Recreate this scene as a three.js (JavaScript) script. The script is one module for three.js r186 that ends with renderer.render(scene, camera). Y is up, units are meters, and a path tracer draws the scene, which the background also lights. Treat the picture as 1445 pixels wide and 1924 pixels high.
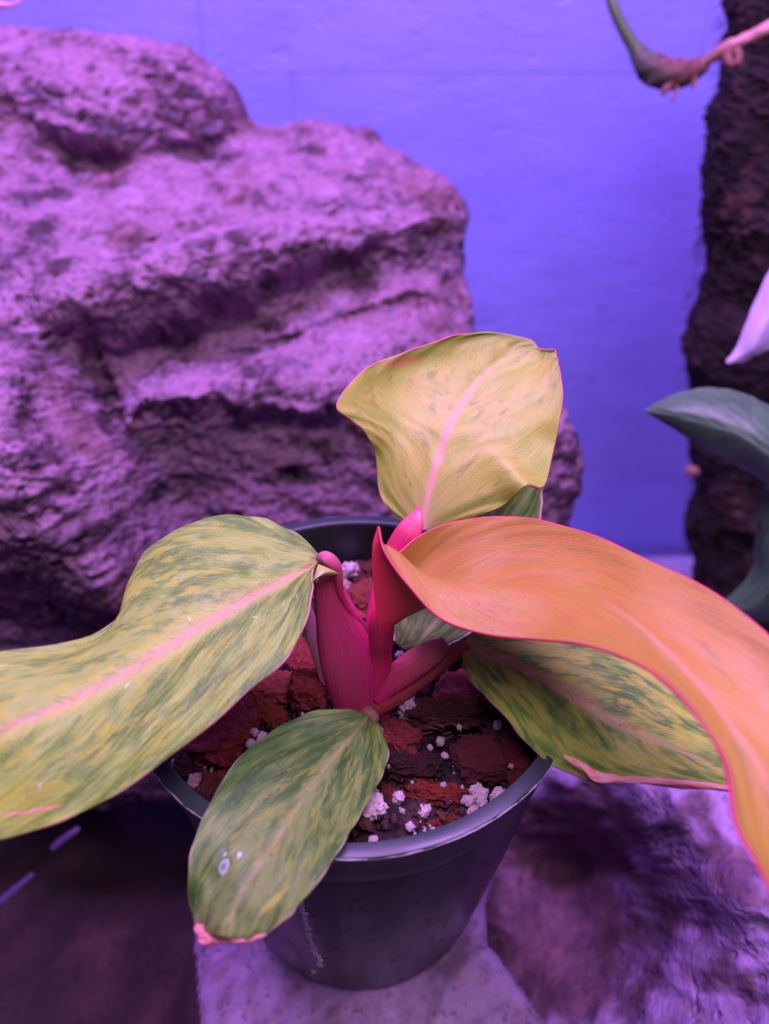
import * as THREE from 'three';
import { createNoise3D } from 'simplex-noise';
import { mergeGeometries } from 'three/addons/utils/BufferGeometryUtils.js';
import { RectAreaLightUniformsLib } from 'three/addons/lights/RectAreaLightUniformsLib.js';

// ---------------------------------------------------------------- camera, light, exposure
const scene = new THREE.Scene();
const PITCH = 31 * Math.PI / 180, FPX = 1450, PW = 1445, PH = 1924;
const camera = new THREE.PerspectiveCamera(2 * Math.atan(PH / 2 / FPX) * 180 / Math.PI, PW / PH, 0.01, 20);
camera.position.set(0.0073, 0.2286, 0.1479);
camera.rotation.set(-PITCH, 0, 0);
camera.focus = 0.180; camera.userData.fStop = 9;
scene.add(camera); camera.updateMatrixWorld(true);

const renderer = new THREE.WebGLRenderer({ antialias: true });
renderer.setSize(769, 1024);
renderer.toneMapping = THREE.LinearToneMapping;
renderer.toneMappingExposure = 1;
renderer.shadowMap.enabled = true;

scene.background = new THREE.Color().setRGB(0.080, 0.035, 0.150);      // the dim violet bounce of the grow room
RectAreaLightUniformsLib.init();
function lamp(name, color, intensity, w, h, pos, aim) {             // overhead grow-light panels
  const l = new THREE.RectAreaLight(new THREE.Color().setRGB(...color), intensity, w, h);
  l.name = name; l.position.set(...pos); l.lookAt(...aim); scene.add(l); return l;
}
lamp('grow_lamp', [1.0, 0.66, 0.96], 11.0, 0.42, 0.2, [0.10, 0.60, 0.20], [0.02, 0.06, 0.0]);
lamp('grow_lamp_001', [0.62, 0.27, 1.0], 48, 0.8, 0.14, [-0.08, 0.86, -0.10], [-0.02, -0.16, -0.50]);

// ---------------------------------------------------------------- helpers
function rng(seed) { let s = seed | 0; return () => { s = (s + 0x6d2b79f5) | 0; let t = Math.imul(s ^ (s >>> 15), 1 | s); t = (t + Math.imul(t ^ (t >>> 7), 61 | t)) ^ t; return ((t ^ (t >>> 14)) >>> 0) / 4294967296; }; }
const N3 = createNoise3D(rng(7));
const fbm = (x, y, z, o = 4, g = 0.5) => { let s = 0, a = 1, n = 0; for (let i = 0; i < o; i++) { s += a * N3(x, y, z); n += a; a *= g; x = x * 2.03 + 11.3; y = y * 2.03 + 5.1; z = z * 2.03 + 3.7; } return s / n; };
const clamp = (x, a = 0, b = 1) => Math.min(b, Math.max(a, x));
const sstep = (a, b, x) => { const t = clamp((x - a) / (b - a)); return t * t * (3 - 2 * t); };
const mix3 = (a, b, t) => [a[0] + (b[0] - a[0]) * t, a[1] + (b[1] - a[1]) * t, a[2] + (b[2] - a[2]) * t];
const V = (x, y, z) => new THREE.Vector3(x, y, z);
const CP = Math.cos(PITCH), SP = Math.sin(PITCH), CAM = camera.position.clone();
const FWD = V(0, -SP, -CP), UP = V(0, CP, -SP), RIGHT = V(1, 0, 0);
const ray = (px, py) => FWD.clone().addScaledVector(RIGHT, (px - PW / 2) / FPX).addScaledVector(UP, (PH / 2 - py) / FPX);
const at = (px, py, d) => CAM.clone().addScaledVector(ray(px, py), d);          // survey point: sight line and distance -> place
const onPlane = (px, py, p, n) => { const r = ray(px, py); return CAM.clone().addScaledVector(r, n.dot(p.clone().sub(CAM)) / n.dot(r)); };
const pw = (px, d) => px * d / FPX;

const used = {};
const numbered = (n) => { used[n] = (used[n] || 0) + 1; return used[n] > 1 ? n + '_' + String(used[n] - 1).padStart(3, '0') : n; };
function tag(o, label, category, group, kind) { o.userData.label = label; o.userData.category = category; if (group) o.userData.group = group; if (kind) o.userData.kind = kind; return o; }
function thing(name, label, category, p = V(0, 0, 0), group) { const g = new THREE.Group(); g.name = numbered(name); g.position.copy(p); scene.add(g); return tag(g, label, category, group); }
function mesh(name, geo, mat, parent = scene, label) {
  const m = new THREE.Mesh(geo, mat); m.name = parent === scene ? numbered(name) : name; m.castShadow = m.receiveShadow = true;
  if (parent !== scene) {                                            // geometry is given in world coordinates
    parent.updateWorldMatrix(true, false); geo.applyMatrix4(parent.matrixWorld.clone().invert());
  }
  if (label) m.userData.label = label; parent.add(m); return m;
}
function geoFrom(pos, idx, uv, col) {
  const g = new THREE.BufferGeometry();
  g.setAttribute('position', new THREE.Float32BufferAttribute(pos, 3));
  if (uv) g.setAttribute('uv', new THREE.Float32BufferAttribute(uv, 2));
  if (col) g.setAttribute('color', new THREE.Float32BufferAttribute(col, 3));
  g.setIndex(idx); g.computeVertexNormals(); return g;
}
const s255 = (x) => Math.round(255 * (x <= 0.0031308 ? 12.92 * clamp(x) : 1.055 * Math.pow(clamp(x), 1 / 2.4) - 0.055));
function colorTex(w, h, fn, repeat) {
  const d = new Uint8Array(w * h * 4);
  for (let j = 0; j < h; j++) for (let i = 0; i < w; i++) { const c = fn((i + 0.5) / w, (j + 0.5) / h), k = (j * w + i) * 4; d[k] = s255(c[0]); d[k + 1] = s255(c[1]); d[k + 2] = s255(c[2]); d[k + 3] = 255; }
  const t = new THREE.DataTexture(d, w, h); t.colorSpace = THREE.SRGBColorSpace; t.magFilter = t.minFilter = THREE.LinearFilter;
  if (repeat) t.wrapS = t.wrapT = THREE.RepeatWrapping; t.needsUpdate = true; return t;
}
function valTex(w, h, fn, repeat) {
  const d = new Uint8Array(w * h * 4);
  for (let j = 0; j < h; j++) for (let i = 0; i < w; i++) { const c = Math.round(255 * clamp(fn((i + 0.5) / w, (j + 0.5) / h))), k = (j * w + i) * 4; d[k] = d[k + 1] = d[k + 2] = c; d[k + 3] = 255; }
  const t = new THREE.DataTexture(d, w, h); t.magFilter = t.minFilter = THREE.LinearFilter;
  if (repeat) t.wrapS = t.wrapT = THREE.RepeatWrapping; t.needsUpdate = true; return t;
}
const GR = (() => { const r = rng(99), t = new Uint16Array(512), g = []; for (let i = 0; i < 256; i++) { t[i] = i; const a = r() * 6.28318; g.push([Math.cos(a), Math.sin(a)]); } for (let i = 255; i > 0; i--) { const j = Math.floor(r() * (i + 1)); [t[i], t[j]] = [t[j], t[i]]; } for (let i = 0; i < 256; i++) t[i + 256] = t[i]; return { t, g }; })();
function perlin(x, y, px, py, seed) {                                 // gradient noise that repeats after px, py cells
  const xi = Math.floor(x), yi = Math.floor(y), fx = x - xi, fy = y - yi, m = (a, n) => ((a % n) + n) % n;
  const x0 = m(xi, px), x1 = m(xi + 1, px), y0 = m(yi, py), y1 = m(yi + 1, py), f = (t) => t * t * t * (t * (t * 6 - 15) + 10);
  const d = (a, b, u, v) => { const q = GR.g[GR.t[(GR.t[(a + seed * 37) & 255] + b) & 255]]; return q[0] * u + q[1] * v; };
  const U = f(fx), W = f(fy), a = d(x0, y0, fx, fy), b = d(x1, y0, fx - 1, fy), c = d(x0, y1, fx, fy - 1), e = d(x1, y1, fx - 1, fy - 1);
  return 1.5 * (a + (b - a) * U + ((c + (e - c) * U) - (a + (b - a) * U)) * W);
}
const tileN = (u, v, f, z, o = 4, ry = 1) => { let s = 0, a = 1, n = 0, p = Math.max(1, Math.round(f)); for (let i = 0; i < o; i++) { const q = Math.max(1, Math.round(p * ry)); s += a * perlin(u * p, v * q, p, q, Math.round(z) + i); n += a; a *= 0.5; p *= 2; } return 1.35 * s / n; };
function cr(p0, p1, p2, p3, t) { const t2 = t * t, t3 = t2 * t; return 0.5 * (2 * p1 + (p2 - p0) * t + (2 * p0 - 5 * p1 + 4 * p2 - p3) * t2 + (3 * p1 - p0 - 3 * p2 + p3) * t3); }
function spl(n, get, t) {                                             // Catmull-Rom through n values, t in 0..1
  const x = clamp(t) * (n - 1), i = Math.min(n - 2, Math.floor(x)), f = x - i;
  const a = get(i), b = get(i + 1), z = i > 0 ? get(i - 1) : 2 * a - b, y = i < n - 2 ? get(i + 2) : 2 * b - a;
  return cr(z, a, b, y, f);
}
function splV(arr, t) { return V(spl(arr.length, (i) => arr[i].x, t), spl(arr.length, (i) => arr[i].y, t), spl(arr.length, (i) => arr[i].z, t)); }

// a tube whose section is an ellipse: stations [px, py, d, half width px, depth/width ratio]
function stem(stations, { seg = 40, ring = 20, cap = true, color, wob = 0, ro = 0.5 } = {}) {
  const P = stations.map((s) => at(s[0], s[1], s[2])), R = stations.map((s) => pw(s[3], s[2])), Q = stations.map((s) => s[4] ?? ro);
  return loftTube(P, R, Q, { seg, ring, cap, color, wob });
}
function loftTube(P, R, Q, { seg = 40, ring = 20, cap = true, color, wob = 0, flat = null } = {}) {
  const pos = [], uv = [], col = [], idx = [], n = P.length;
  for (let j = 0; j <= seg; j++) {
    const t = j / seg, c = splV(P, t), tan = splV(P, Math.min(1, t + 0.01)).sub(splV(P, Math.max(0, t - 0.01))).normalize();
    const view = flat ? flat.clone() : CAM.clone().sub(c).normalize();
    const side = view.clone().cross(tan).normalize(), dep = tan.clone().cross(side).normalize();
    const r = Math.max(1e-5, spl(n, (i) => R[i], t)), q = spl(n, (i) => Q[i], t);
    for (let k = 0; k <= ring; k++) {
      const a = k / ring * 2 * Math.PI, w = wob ? 1 + wob * N3(t * 6, Math.cos(a) * 1.5, Math.sin(a) * 1.5) : 1;
      const p = c.clone().addScaledVector(side, Math.cos(a) * r * w).addScaledVector(dep, Math.sin(a) * r * q * w);
      pos.push(p.x, p.y, p.z); uv.push(k / ring, t);
      if (color) col.push(...color(t, Math.cos(a), Math.sin(a)));
    }
  }
  for (let j = 0; j < seg; j++) for (let k = 0; k < ring; k++) { const a = j * (ring + 1) + k, b = a + ring + 1; idx.push(a, a + 1, b, b, a + 1, b + 1); }
  if (cap) for (const j of [0, seg]) {
    const c = splV(P, j / seg), id = pos.length / 3; pos.push(c.x, c.y, c.z); uv.push(0.5, j / seg); if (color) col.push(...color(j / seg, 0, 0));
    for (let k = 0; k < ring; k++) { const a = j * (ring + 1) + k; j ? idx.push(a, a + 1, id) : idx.push(a + 1, a, id); }
  }
  return geoFrom(pos, idx, uv, color ? col : null);
}

// ---------------------------------------------------------------- rocks: a relief over an outline, with a back
function tps(pts) {                                                   // thin-plate spline through (u, v) -> w
  const n = pts.length, m = n + 3, A = [], U = (r2) => (r2 > 0 ? r2 * Math.log(r2) : 0), K = 100;
  for (let i = 0; i < n; i++) { const row = []; for (let j = 0; j < n; j++) row.push(U(((pts[i][0] - pts[j][0]) ** 2 + (pts[i][1] - pts[j][1]) ** 2) * K) + (i === j ? 0.0001 : 0)); row.push(1, pts[i][0], pts[i][1], pts[i][2]); A.push(row); }
  for (let k = 0; k < 3; k++) { const row = []; for (let j = 0; j < n; j++) row.push(k === 0 ? 1 : pts[j][k - 1]); row.push(0, 0, 0, 0); A.push(row); }
  for (let c = 0; c < m; c++) {
    let p = c; for (let r = c + 1; r < m; r++) if (Math.abs(A[r][c]) > Math.abs(A[p][c])) p = r;
    [A[c], A[p]] = [A[p], A[c]];
    for (let r = c + 1; r < m; r++) { const f = A[r][c] / A[c][c]; if (f) for (let k = c; k <= m; k++) A[r][k] -= f * A[c][k]; }
  }
  const x = new Array(m); for (let r = m - 1; r >= 0; r--) { let s = A[r][m]; for (let k = r + 1; k < m; k++) s -= A[r][k] * x[k]; x[r] = s / A[r][r]; }
  return (u, v) => { let s = x[n] + x[n + 1] * u + x[n + 2] * v; for (let i = 0; i < n; i++) s += x[i] * U(((u - pts[i][0]) ** 2 + (v - pts[i][1]) ** 2) * K); return s; };
}
function polyDist(poly, x, y) {                                       // positive inside
  let d = 1e9, inside = false;
  for (let i = 0, j = poly.length - 1; i < poly.length; j = i++) {
    const [ax, ay] = poly[j], [bx, by] = poly[i], ex = bx - ax, ey = by - ay, t = clamp(((x - ax) * ex + (y - ay) * ey) / (ex * ex + ey * ey));
    d = Math.min(d, Math.hypot(x - ax - ex * t, y - ay - ey * t));
    if ((ay > y) !== (by > y) && x < ax + (y - ay) / ey * ex) inside = !inside;
  }
  return inside ? d : -d;
}
function rockGeo({ tilt, outline, pts, cell, round, thick, relief, tint, ledges = [], pits = [], rag = 1, shadeTint = null }) {
  const w = V(0, Math.sin(tilt), Math.cos(tilt)), vA = V(0, Math.cos(tilt), -Math.sin(tilt));
  const loc = (p) => [p.x, p.dot(vA), p.dot(w)];
  const toV = (a) => (a.isVector3 ? a : at(...a));
  const poly = outline.map((a) => loc(toV(a))), ctl = pts.map((a) => loc(toV(a))), H0 = tps(ctl);
  const lips = ledges.map(([A, wd, ...line]) => ({ A, wd, l: line.map((a) => loc(at(...a))) })), holes = pits.map(([px, py, d, r, A]) => [...loc(at(px, py, d)), pw(r, d), A]);
  const H = (u, v) => {                                               // smooth body, then the steps under each ledge and the pits
    let h = H0(u, v);
    for (const { A, wd, l } of lips) {
      const n = l.length; if (u <= l[0][0] || u >= l[n - 1][0]) continue; let i = 0; while (i < n - 2 && u > l[i + 1][0]) i++;
      const f = (u - l[i][0]) / (l[i + 1][0] - l[i][0]), s = l[i][1] + (l[i + 1][1] - l[i][1]) * f - v + 0.0035 * fbm(u * 60, v * 20, 5, 3);
      if (s < -0.012) continue; const end = sstep(0, 0.02, u - l[0][0]) * sstep(0, 0.02, l[n - 1][0] - u);
      h += s < 0 ? 0.18 * A * end * Math.exp(-((s / 0.005) ** 2)) : end * (-A * sstep(0, 0.005, s) * Math.exp(-s / wd) + 0.18 * A * Math.exp(-((s / 0.002) ** 2)));
    }
    for (const [x, y, , r, A] of holes) { const q = ((u - x) ** 2 + (v - y) ** 2) / (r * r); if (q < 6) h -= A * Math.exp(-q * (1 + 0.5 * N3(u * 200, v * 200, 2))); }
    return h;
  };
  const us = poly.map((p) => p[0]), vs = poly.map((p) => p[1]), u0 = Math.min(...us) - 3 * cell, v0 = Math.min(...vs) - 3 * cell;
  const nu = Math.ceil((Math.max(...us) - u0) / cell) + 4, nv = Math.ceil((Math.max(...vs) - v0) / cell) + 4;
  const shadeTintP = shadeTint && shadeTint.line.map((a) => loc(at(...a)));
  const base = Math.min(...ctl.map((c) => c[2])) - thick, vert = [], id = new Int32Array(nu * nv).fill(-1), pos = [], uv = [], idx = [], sdv = [];
  for (let j = 0; j < nv; j++) for (let i = 0; i < nu; i++) {
    const u = u0 + i * cell, v = v0 + j * cell;
    const sd = polyDist(poly, u, v) + rag * (0.004 * fbm(u * 30, v * 30, 3.3, 3) + 0.0012 * N3(u * 140, v * 140, 1));
    if (sd < -cell * 1.5) continue;
    const e = clamp(sd / round), hh = H(u, v), z = base + (hh - base) * (e <= 0 ? 0 : 1 - (hh - base > 0 ? Math.min(1, round / (hh - base)) : 1) * (1 - Math.sqrt(1 - (1 - e) * (1 - e))) - (e < 0.06 ? (1 - e / 0.06) * (1 - Math.min(1, round / Math.max(1e-6, hh - base))) : 0));
    id[j * nu + i] = pos.length / 3; sdv.push(sd);
    pos.push(u, vA.y * v + w.y * z, vA.z * v + w.z * z); uv.push(u, v);
  }
  for (let j = 0; j < nv - 1; j++) for (let i = 0; i < nu - 1; i++) {
    const a = id[j * nu + i], b = id[j * nu + i + 1], c = id[(j + 1) * nu + i], d = id[(j + 1) * nu + i + 1];
    if (a < 0 || b < 0 || c < 0 || d < 0) continue; idx.push(a, b, d, a, d, c);
  }
  const split = {}, n0 = V(0, 0, 0), ea = V(0, 0, 0), eb = V(0, 0, 0), smooth = geoFrom(pos, idx).attributes.normal, nrm = Array.from(smooth.array), count = pos.length / 3;
  for (let k = 0; k < idx.length; k += 3) {                           // texture laid along whichever axis the face looks
    const [a, b, c] = [idx[k] * 3, idx[k + 1] * 3, idx[k + 2] * 3]; n0.set(nrm[a] + nrm[b] + nrm[c], nrm[a + 1] + nrm[b + 1] + nrm[c + 1], nrm[a + 2] + nrm[b + 2] + nrm[c + 2]);
    const ax = Math.abs(n0.x), ay = Math.abs(n0.y), az = Math.abs(n0.z), pl = ax > ay && ax > az ? 0 : ay > az ? 1 : 2;
    for (let q = 0; q < 3; q++) {
      const v = idx[k + q], key = v * 3 + pl; if (vert[v] === undefined) vert[v] = pl;
      let t = v; if (vert[v] !== pl) { t = split[key]; if (t === undefined) { t = split[key] = pos.length / 3; pos.push(pos[3 * v], pos[3 * v + 1], pos[3 * v + 2]); nrm.push(nrm[3 * v], nrm[3 * v + 1], nrm[3 * v + 2]); vert[t] = pl; sdv[t] = sdv[v]; } }
      const X = pos[3 * t], Y = pos[3 * t + 1], Z = pos[3 * t + 2]; if (pl === 0) { uv[2 * t] = Z; uv[2 * t + 1] = Y; } else if (pl === 1) { uv[2 * t] = X; uv[2 * t + 1] = Z; } else { uv[2 * t] = X; uv[2 * t + 1] = Y; }
      idx[k + q] = t;
    }
  }
  const twin = Object.entries(split).map(([k, t]) => [Math.floor(+k / 3), t]);
  const g = geoFrom(pos, idx, uv); g.setAttribute('normal', new THREE.Float32BufferAttribute(nrm, 3)); const P = g.attributes.position, Nn = g.attributes.normal, col = [];
  for (let k = 0; k < P.count; k++) {
    const x = P.getX(k), y = P.getY(k), z = P.getZ(k), h = relief(x, y, z) * sstep(-0.0005, 0.006, sdv[k]);
    P.setXYZ(k, x + Nn.getX(k) * h, y + Nn.getY(k) * h, z + Nn.getZ(k) * h);
    const c0 = tint(x, y, z, h), L = shadeTintP && polyDist(shadeTintP, x, y * vA.y + z * vA.z) + 0.012 * fbm(x * 40, y * 40, z * 40, 4); if (shadeTintP) { const q = 0.92 * sstep(-0.004, 0.006, L); c0.splice(0, 3, ...mix3(c0, shadeTint.color.map((c) => c * (0.75 + 0.6 * fbm(x * 60, y * 60, z * 60, 4))), q)); }
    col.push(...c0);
  }
  g.setAttribute('color', new THREE.Float32BufferAttribute(col, 3)); g.computeVertexNormals();
  for (const [v, t] of twin) { const M = g.attributes.normal; n0.set(M.getX(v) + M.getX(t), M.getY(v) + M.getY(t), M.getZ(v) + M.getZ(t)).normalize(); M.setXYZ(v, n0.x, n0.y, n0.z); M.setXYZ(t, n0.x, n0.y, n0.z); }
  // the hidden back: one flat sheet behind, so that the body is closed
  const bp = [], bi = [], shp = poly.map((p) => new THREE.Vector2(p[0], p[1]));
  for (const t of THREE.ShapeUtils.triangulateShape(shp, [])) bi.push(t[0], t[2], t[1]);
  for (const p of shp) bp.push(p.x, vA.y * p.y + w.y * (base + 0.0005), vA.z * p.y + w.z * (base + 0.0005));
  const bg = geoFrom(bp, bi, shp.flatMap((p) => [p.x, p.y]), shp.flatMap(() => [0.3, 0.25, 0.28]));
  return mergeGeometries([g, bg]);
}
const rockBump = valTex(512, 512, (u, v) => 0.5 + 0.34 * tileN(u, v, 9, 1.3, 5) + 0.2 * tileN(u, v, 40, 4.1, 3) - 0.35 * sstep(0.35, 0.75, tileN(u, v, 22, 8.2, 2)), true);
const rockGrain = colorTex(512, 512, (u, v) => { const a = 0.8 + 0.2 * tileN(u, v, 14, 2.2, 5), b = tileN(u, v, 60, 6.1, 2), d = sstep(0.3, 0.7, tileN(u, v, 26, 12.2, 3)); return [a * (1 + 0.1 * b) * (1 - 0.35 * d), a * (1 + 0.12 * b) * (1 - 0.42 * d), a * (1 + 0.08 * b) * (1 - 0.35 * d)]; }, true);
function rockMat(rep, bump = 0.0016) {
  const m = rockGrain.clone(), b = rockBump.clone(); m.repeat.set(rep, rep); b.repeat.set(rep, rep); m.needsUpdate = b.needsUpdate = true;
  return new THREE.MeshStandardMaterial({ map: m, bumpMap: b, bumpScale: bump, roughness: 0.86, vertexColors: true });
}

// ---- the big boulder behind the pot
const layerY = (x, y, z) => y * 0.95 + 0.18 * x + 0.12 * z;           // the beds dip to the left
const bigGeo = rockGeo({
  tilt: 0.6, cell: 0.00105, round: 0.03, thick: 0.05,
  outline: [[-330, 60, 0.42], [-150, 30, 0.42], [0, 25, 0.42], [90, 30, 0.42], [180, 36, 0.42], [330, 58, 0.42], [410, 92, 0.42], [447, 150, 0.42], [458, 205, 0.42], [580, 203, 0.44], [700, 218, 0.44], [745, 260, 0.43], [830, 298, 0.41], [876, 335, 0.40], [888, 400, 0.39], [890, 490, 0.38], [906, 545, 0.37], [914, 640, 0.36], [1000, 700, 0.35], [1065, 745, 0.345], [1108, 805, 0.34], [1116, 880, 0.34], [1100, 970, 0.34], [1080, 1060, 0.34], [1000, 1280, 0.335], [620, 1500, 0.34], [330, 1560, 0.35], [0, 1560, 0.36], [-250, 1500, 0.36], [-420, 1200, 0.34], [-420, 500, 0.34]],
  pts: [
    [-300, 100, 0.39], [0, 35, 0.41], [180, 45, 0.41], [330, 70, 0.41], [415, 110, 0.415], [60, 110, 0.374], [200, 120, 0.372], [320, 120, 0.378], [410, 170, 0.392],
    [60, 190, 0.366], [150, 215, 0.367], [220, 225, 0.369], [320, 195, 0.380], [420, 220, 0.40], [110, 290, 0.372], [235, 300, 0.378], [20, 300, 0.362], [-200, 300, 0.35],
    [330, 270, 0.385], [455, 215, 0.412], [600, 210, 0.432], [720, 250, 0.425], [300, 350, 0.362], [500, 320, 0.385], [690, 320, 0.392], [850, 335, 0.395], [150, 380, 0.342], [40, 450, 0.322],
    [250, 470, 0.332], [450, 410, 0.35], [600, 390, 0.362], [750, 385, 0.374], [870, 420, 0.38], [-100, 560, 0.305], [40, 590, 0.303], [120, 605, 0.303], [200, 590, 0.305], [300, 565, 0.310], [400, 530, 0.316], [500, 485, 0.325],
    [600, 445, 0.337], [700, 425, 0.349], [810, 435, 0.364], [215, 660, 0.322], [330, 620, 0.330], [440, 590, 0.338], [550, 550, 0.346], [680, 510, 0.358], [790, 500, 0.370], [870, 500, 0.380],
    [900, 590, 0.362], [800, 570, 0.356], [690, 600, 0.342], [550, 650, 0.327], [400, 680, 0.317], [260, 710, 0.312], [250, 765, 0.299], [400, 740, 0.301], [550, 715, 0.308], [650, 745, 0.312], [780, 680, 0.332],
    [300, 840, 0.312], [450, 810, 0.314], [600, 840, 0.320], [450, 950, 0.326], [600, 960, 0.330], [300, 980, 0.320], [800, 770, 0.325], [950, 780, 0.322], [1050, 770, 0.33], [1085, 860, 0.325], [1000, 950, 0.335], [1070, 990, 0.338],
    [50, 700, 0.284], [100, 850, 0.275], [150, 950, 0.279], [30, 1000, 0.270], [120, 1075, 0.284], [210, 1120, 0.292], [150, 655, 0.318], [180, 740, 0.320], [208, 800, 0.312], [660, 1250, 0.362], [900, 1150, 0.355], [420, 1180, 0.350], [-200, 800, 0.285], [-150, 1010, 0.28], [0, 1150, 0.325], [110, 1190, 0.338], [220, 1200, 0.335], [-200, 1150, 0.33], [40, 1300, 0.35], [300, 1350, 0.345], [500, 1400, 0.38], [-200, 1350, 0.36]],
  ledges: [
    [0.020, 0.016, [30, 212, 0.365], [100, 240, 0.368], [160, 254, 0.37], [230, 272, 0.375], [262, 268, 0.378]], [0.010, 0.018, [255, 268, 0.378], [330, 258, 0.382], [400, 238, 0.39], [452, 206, 0.402]],
    [0.015, 0.024, [165, 648, 0.306], [215, 622, 0.308], [270, 594, 0.310], [340, 572, 0.313], [420, 538, 0.318], [500, 505, 0.326], [560, 482, 0.333], [640, 462, 0.34], [700, 442, 0.35], [745, 430, 0.357]],
    [0.012, 0.02, [725, 440, 0.354], [760, 425, 0.36], [850, 405, 0.376], [884, 410, 0.384]],
    [0.010, 0.008, [340, 655, 0.327], [420, 640, 0.33], [490, 628, 0.335], [560, 606, 0.34], [650, 580, 0.348], [740, 556, 0.358], [850, 532, 0.372]],
    [0.010, 0.035, [205, 800, 0.304], [262, 764, 0.302], [330, 748, 0.302], [400, 742, 0.302], [470, 752, 0.303], [560, 768, 0.309], [650, 762, 0.313], [720, 740, 0.32], [760, 735, 0.325]],
    [0.009, 0.004, [565, 414, 0.357], [625, 402, 0.363], [650, 385, 0.366], [695, 362, 0.37]], [0.006, 0.003, [360, 690, 0.316], [400, 678, 0.317], [440, 684, 0.318]], [0.007, 0.006, [480, 860, 0.31], [540, 872, 0.312], [620, 866, 0.315]]],
  pits: [[152, 645, 0.31, 14, 0.012], [168, 690, 0.312, 12, 0.012], [180, 735, 0.312, 14, 0.012], [196, 775, 0.308, 14, 0.010], [122, 925, 0.277, 16, 0.012], [103, 960, 0.276, 12, 0.010], [288, 453, 0.337, 9, 0.006], [435, 795, 0.308, 12, 0.007], [30, 615, 0.303, 12, 0.006], [10, 200, 0.366, 16, 0.012], [505, 488, 0.327, 11, 0.008], [545, 880, 0.315, 18, 0.008]],
  relief: (x, y, z) => {
    const wx = 0.02 * fbm(x * 7, y * 7, z * 7, 3), L = layerY(x, y, z) + wx;
    const bed = fbm(x * 7, L * 48, z * 7, 3), lump = fbm(x * 17 + 4, y * 22, z * 17, 3), mid = fbm(x * 44, y * 60, z * 44, 3);
    const pit = sstep(0.45, 0.8, fbm(x * 48 + 9, y * 90, z * 48, 3)), crack = 1 - Math.abs(fbm(x * 7 + 31, L * 24 + 7, z * 7, 3)), fine = fbm(x * 130, y * 190, z * 130, 4);
    return 0.0019 * bed + 0.0022 * lump + 0.0019 * mid - 0.0042 * pit - 0.0022 * sstep(0.955, 1, crack) * sstep(0, 0.3, lump + 0.2) + 0.0017 * fine + 0.0006 * N3(x * 520, y * 700, z * 520);
  },
  tint: (x, y, z, h) => {
    const L = layerY(x, y, z), a = fbm(x * 24, L * 60, z * 24, 5), b = fbm(x * 14 + 40, y * 14, z * 14, 3), c = fbm(x * 70, y * 110 + 8, z * 70, 4), d = fbm(x * 220, y * 300, z * 220, 3);
    let k = mix3([0.335, 0.185, 0.315], [0.058, 0.028, 0.050], sstep(-0.15, 0.42, a * 0.65 + c * 0.55 + 0.35 * d));
    k = mix3(k, [0.19, 0.08, 0.085], 0.5 * sstep(0.15, 0.6, b + 0.35 * c)); k = mix3(k, [0.43, 0.26, 0.45], 0.65 * sstep(0.15, 0.6, c - a * 0.5)); { const w = 0.55 * sstep(0.115, 0.075, y + 0.02 * b) * sstep(-0.115, -0.09, x + 0.02 * a); k = mix3(k, [k[0] * 0.55, k[1] * 0.48, k[2] * 0.58], w); } return mix3(k, [0.10, 0.085, 0.16], 0.75 * sstep(0.28, 0.6, fbm(x * 55 + 9, y * 80, z * 55 + 4, 4)));  // lower face darkened in the colour: staining and shade together
  },
});
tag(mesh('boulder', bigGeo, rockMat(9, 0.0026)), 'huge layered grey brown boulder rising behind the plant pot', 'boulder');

// ---------------------------------------------------------------- the pot's place
const TILT = 6 * Math.PI / 180, RIM = V(0, 0.1, 0), AX = V(0, Math.cos(TILT), Math.sin(TILT)), POT_H = 0.104, FOOT = RIM.clone().addScaledVector(AX, -POT_H);
const SOIL = RIM.clone().addScaledVector(AX, -0.0165);
const onFoot = (px, py, h = 0) => onPlane(px, py, FOOT.clone().addScaledVector(AX, h), AX);
const onSoil = (px, py, h = 0) => onPlane(px, py, SOIL.clone().addScaledVector(AX, h), AX);

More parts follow.
